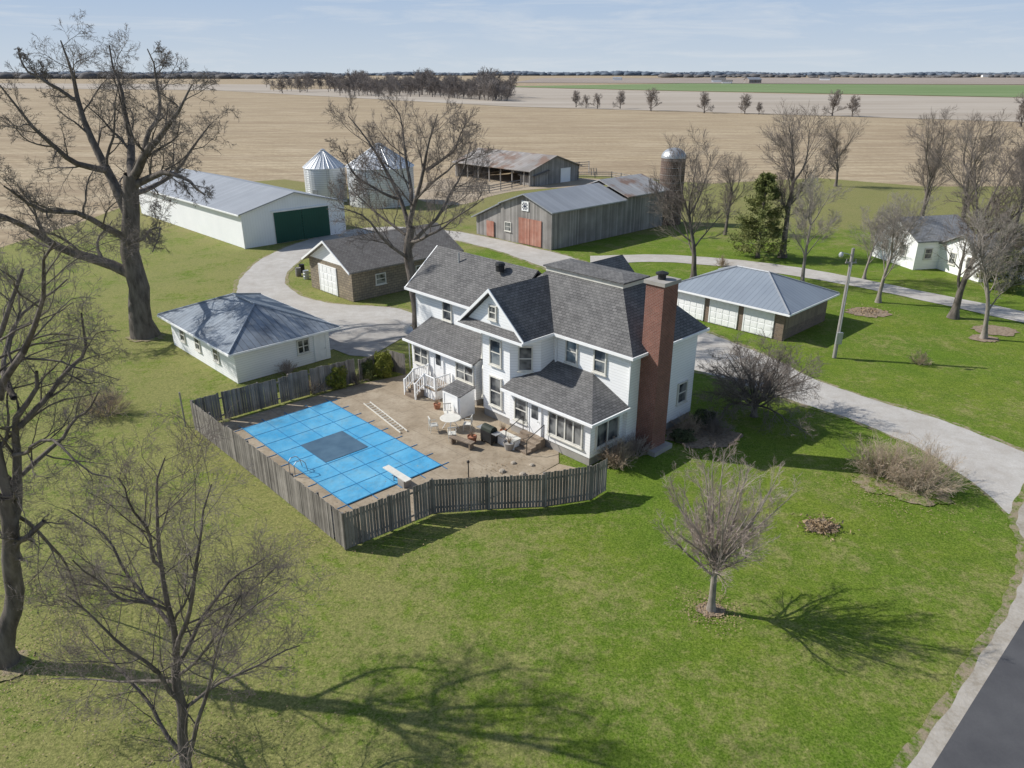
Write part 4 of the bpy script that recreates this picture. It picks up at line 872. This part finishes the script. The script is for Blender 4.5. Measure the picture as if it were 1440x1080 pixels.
def treeline(name,label,px0,px1,v,n,h,depth,mat):
    rng=np.random.default_rng(int(v*7+n)); parts=[]
    k=7; 
    for i in range(n):
        u=rng.uniform(px0,px1); p=G(u,v+rng.uniform(0,depth)); hh_=h*rng.uniform(.55,1.1)*(.55+.35*sin(u*.021+v)**2+.3*abs(sin(u*.0043+1))); r=hh_*rng.uniform(.8,2.2)
        a=np.arange(k)*2*pi/k; rings=[]
        for z,f in ((0,.9),(.35,1.1),(.75,.85),(1.,.2)):
            rr_=r*f*rng.uniform(.75,1.2,k); rings.append(np.stack([p[0]+rr_*np.cos(a),p[1]+rr_*np.sin(a),np.full(k,z*hh_)+rng.normal(0,hh_*.05,k)],1))
        V=np.concatenate(rings); idx=np.arange(4*k).reshape(1,4,k); q0=idx[:,:-1];q1=idx[:,1:]; parts.append((V,np.stack([q0,np.roll(q0,-1,2),np.roll(q1,-1,2),q1],-1).reshape(-1,4)))
    o=link(name,npmesh(name,parts,mat)); o['label']=label; o['category']='woodland'; o['kind']='stuff'
M['far1']=pm('haze_tinted_tree_line',(.10,.13,.17),(.145,.17,.205),.02,.95,bump=0); M['far2']=pm('tree_line_brown',(.105,.105,.11),(.155,.145,.14),.03,.95,bump=0)  # far1: distance haze is painted in as a blue-grey tint on the trees
treeline('far_treeline','tree line tinted blue-grey with painted haze along the whole horizon',-100,1540,105.8,3200,31,.7,M['far1'])
treeline('near_treeline','brown tree line below the horizon on the left',-60,480,108.5,900,19,2.5,M['far2'])
treeline('right_treeline','brown tree line below the horizon on the right',930,1540,107.8,300,16,1.5,M['far2'])
fr=0
for (u,v,w_,mt,lb) in [(1010,116,30,'white','distant white farm building left of the dark sheds on the horizon'),(1058,117,34,'rustroof','distant long brown shed right of the white farm building'),(1160,113,30,'white','distant white farmhouse in the middle of the right horizon'),(1330,109,40,'white','distant white building on the right horizon'),(1358,108.5,30,'white','second distant white building from the right edge'),(1385,108.5,36,'white','rightmost distant white building on the horizon'),(1022,117.5,20,'siding','small distant white house beside the farm building'),(868,113,26,'white','distant white shed above the green strip left of centre')]:
    p=G(u,v); t=thing('distant_building',lb,'building',p,random.uniform(-.5,.5)); h_=w_*.22
    MB().box(-w_/2,w_/2,-w_/4,w_/4,0,h_).face((-w_/2,-w_/4,h_),(-w_/2,w_/4,h_),(-w_/2,0,h_*1.6)).face((w_/2,-w_/4,h_),(w_/2,w_/4,h_),(w_/2,0,h_*1.6)).build('wall',M[mt],t)
    MB().slab([(-w_/2-1,-w_/4-1,h_),(w_/2+1,-w_/4-1,h_),(w_/2+1,0,h_*1.65),(-w_/2-1,0,h_*1.65)],.3).slab([(-w_/2-1,w_/4+1,h_),(w_/2+1,w_/4+1,h_),(w_/2+1,0,h_*1.65),(-w_/2-1,0,h_*1.65)],.3).build('roof',M['metalroof3'] if fr%2 else M['shingle'],t); fr+=1
def leafquads(C_,size,rng,el=1.6):
    n=len(C_); a=nrm3(rng.normal(size=(n,3))); b=nrm3(np.cross(a,rng.normal(size=(n,3)))); s=size*rng.uniform(.6,1.3,n)[:,None]
    V=np.stack([C_-a*s*el,C_+b*s*.5,C_+a*s*el,C_-b*s*.5],1).reshape(-1,3); return V,np.arange(4*n).reshape(-1,4)
def pine(seed,h,wr,mat):
    rng=np.random.default_rng(seed); tr=walk(np.zeros((1,3)),np.array([[0,0,1.]]),np.array([h]),np.array([.2]),8,.01,0,rng,.1)
    nb=95; z=rng.uniform(.04,.98,nb)*h; az=rng.random(nb)*6.28; L=wr*(1-z/h)**.6*rng.uniform(.6,1.2,nb)+.25
    br=walk(np.stack([0*z,0*z,z],1),np.stack([np.cos(az),np.sin(az),.3+0*z],1),L,np.full(nb,.05),7,.08,-.02,rng)
    sb=kids(br,8,(.5,1.1),.42,4,.1,-.01,rng,.3)
    P=np.repeat(np.concatenate([br[0][:,3:].reshape(-1,3),sb[0].reshape(-1,3)]),6,0); P=P+rng.normal(0,.12,P.shape)
    return npmesh('trunk',[tubes(flare(tr),8),tubes(br,3)],M['bark']),npmesh('crown',[leafquads(P,.085,rng,1.9)],M[mat])
tm,cm=pine(5,9.6,3.2,'needle'); treething('olive green pine tree standing beyond the gravel lane',G(1065,362),tm,cm,name='pine_tree')
tm2,cm2=pine(6,6.0,1.8,'needle'); treething('small dark evergreen beside the white cottage right edge',G(1405,408),tm2,cm2,name='pine_tree')
def shrub(seed,rx,rz,n,mat,size=.06):
    rng=np.random.default_rng(seed); d=nrm3(rng.normal(size=(n,3))); rad=rng.uniform(.4,1,n)**.5*(1+.28*np.sin(d[:,0]*5+seed)*np.cos(d[:,1]*4+d[:,2]*3)); P=d*rad[:,None]*np.array([rx,rx,rz])+np.array([0,0,rz*.92]); P=P[P[:,2]>.02]
    st=walk(np.zeros((9,3)),np.stack([rng.normal(0,.6,9),rng.normal(0,.6,9),np.ones(9)],1),np.full(9,rz*1.3),np.full(9,.03),4,.1,0,rng)
    return npmesh('trunk',[tubes(st,4)],M['bark']),npmesh('crown',[leafquads(P,size,rng,1.2)],M[mat])
def pshrub(label,u,v,rx,rz,mat,seed,n=5000,size=.06):
    a=shrub(seed,rx,rz,n,mat,size); return treething(label,G(u,v),a[0],a[1],cat='shrub',name='evergreen_shrub')
pshrub('round yellow-green arborvitae inside the back fence corner',474,545,.75,.85,'needle2',1)
pshrub('upright yellow-green shrub beside the back porch',540,530,.65,1.0,'needle2',2)
pshrub('dark olive shrub left of the upright yellow-green shrub',517,532,.6,.7,'needle',3)
pshrub('small green shrub among the back porch shrubs',558,520,.5,.5,'needle',4)
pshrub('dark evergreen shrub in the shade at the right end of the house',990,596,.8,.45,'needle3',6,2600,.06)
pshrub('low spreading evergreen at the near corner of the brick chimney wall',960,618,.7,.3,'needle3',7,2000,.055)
def bush(seed,h,spread,stems,nc,mat,rmin=.006):
    rng=np.random.default_rng(seed); az=rng.random(stems)*6.28; sl=rng.uniform(.05,1,stems)*spread; st=np.stack([np.cos(az)*sl*h*.25,np.sin(az)*sl*h*.25,0*az],1)
    l1=walk(st,np.stack([np.cos(az)*sl,np.sin(az)*sl,np.ones(stems)],1),h*rng.uniform(.6,1.1,stems)*(1-.25*sl/spread),np.full(stems,.018),6,.1,-.01,rng,.3)
    l2=kids(l1,nc[0],(.3,.9),.45,4,.12,.02,rng,.15,.6,.4,rmin); l3=kids(l2,nc[1],(.3,.9),.5,3,.12,.02,rng,.1,.6,.4,rmin)
    return npmesh('bare_shrub',[tubes(l1,4),tubes(l2,3),tubes(l3,3)],M[mat])
def pb(label,u,v,h,sp,stems,mat,seed,nc=(8,6),group=None):
    o=link('bare_shrub',bush(seed,h,sp,stems,nc,mat)); p=G(u,v); o.location=p; return tag(o,label,'shrub',group)
pb('large tan brown bare shrub clump left part beside the driveway',1238,668,2.3,1.35,80,'tanshrub',1,(8,5))
pb('large tan brown bare shrub clump right part beside the driveway',1296,684,2.5,1.4,90,'tanshrub',2,(8,5))
pb('low reddish shrub at the foot of the brick chimney',868,655,1.5,1.0,60,'brownshrub',3)
pb('low dry shrub between the sunroom and brick chimney',893,640,1.3,1.0,40,'redtwig',4)
pb('grey brown bare shrub on the left lawn near the oak',150,582,1.9,1.4,60,'brownshrub',5)
pb('small bare shrub on the island lawn below the utility pole',1293,512,1.0,1.2,25,'brownshrub',6)
pb('low bare shrub inside the pool fence at the back left',440,552,1.2,1.2,35,'brownshrub',7)
pb('low bare shrub against the garage wall near the fence',405,526,1.1,1.2,25,'redtwig',8)
pb('bare shrub at the back corner of the patio near the gate',500,540,1.0,1.0,25,'twig',9)
pb('bare shrub in the bed on the far side of the farmhouse end',1005,610,1.4,1.3,40,'twig',10)
pb('small tan bare shrub beside the gravel lane right of the barn tree',1015,375,1.2,1.2,30,'brownshrub',11)
pb('bare grey shrub among the evergreens right of the chimney',965,608,1.2,1.2,40,'brownshrub',12)
def bed(u,v,rx,mat='soil',name='mulch_bed',z=.026):
    p=G(u,v); m=MB(); n=36; P=[(p[0]+rx*cos(2*pi*i/n)*random.uniform(.78,1.12),p[1]+rx*.8*sin(2*pi*i/n)*random.uniform(.78,1.12),z) for i in range(n)]; m.face(*P); o=m.build(name,M[mat]); o['kind']='structure'
bed(1155,740,.85); bed(1220,439,2.0); bed(1400,465,1.8); bed(1000,858,.6); bed(1240,680,1.5,'verge'); bed(1292,694,1.6,'verge',z=.031); bed(205,474,1.6,'verge'); bed(1383,476,1.2,z=.031); bed(12,935,1.0,'verge'); bed(985,612,2.3)
rng=np.random.default_rng(77)
for (u,v,n,r,lb) in ((1155,742,500,.95,'pile of dry brown leaves in the round bed on the right lawn'),(1220,439,300,1.9,'brown stalks and leaves in the round bed beyond the driveway')):
    p=G(u,v); C_=np.stack([rng.normal(0,r*.45,n),rng.normal(0,r*.38,n),np.abs(rng.normal(0.05,.12,n))],1); me=npmesh('leaf_pile',[leafquads(C_,.07,rng,1.3)],M['leaf']); o=link('leaf_pile',me); o.location=(p[0],p[1],.03); tag(o,lb,'leaves'); o['kind']='stuff'
Cs=[]
for (u,v,n,r) in ((15,930,1500,6),(262,1080,900,5),(205,480,1200,8),(1000,858,500,1.2),(1265,690,900,3),(700,660,200,2),(985,620,400,2.5),(500,745,500,5),(300,610,300,2)):
    p=G(u,v); Cs.append(np.stack([p[0]+rng.normal(0,r*.5,n),p[1]+rng.normal(0,r*.5,n),rng.uniform(.03,.07,n)],1))
C_=np.concatenate(Cs); n=len(C_); a=rng.random(n)*6.28; s=rng.uniform(.025,.05,n)
V=np.stack([C_+np.stack([np.cos(a+k*pi/2)*s*(1 if k%2 else .6),np.sin(a+k*pi/2)*s*(1 if k%2 else .6),rng.uniform(-.01,.02,n)],1) for k in range(4)],1).reshape(-1,3)
o=link('fallen_leaves',npmesh('fallen_leaves',[(V,np.arange(4*n).reshape(-1,4))],M['leaf'])); o['label']='dry brown leaves scattered over the grass and patio'; o['category']='leaves'; o['kind']='stuff'
print('done', len(bpy.data.objects))
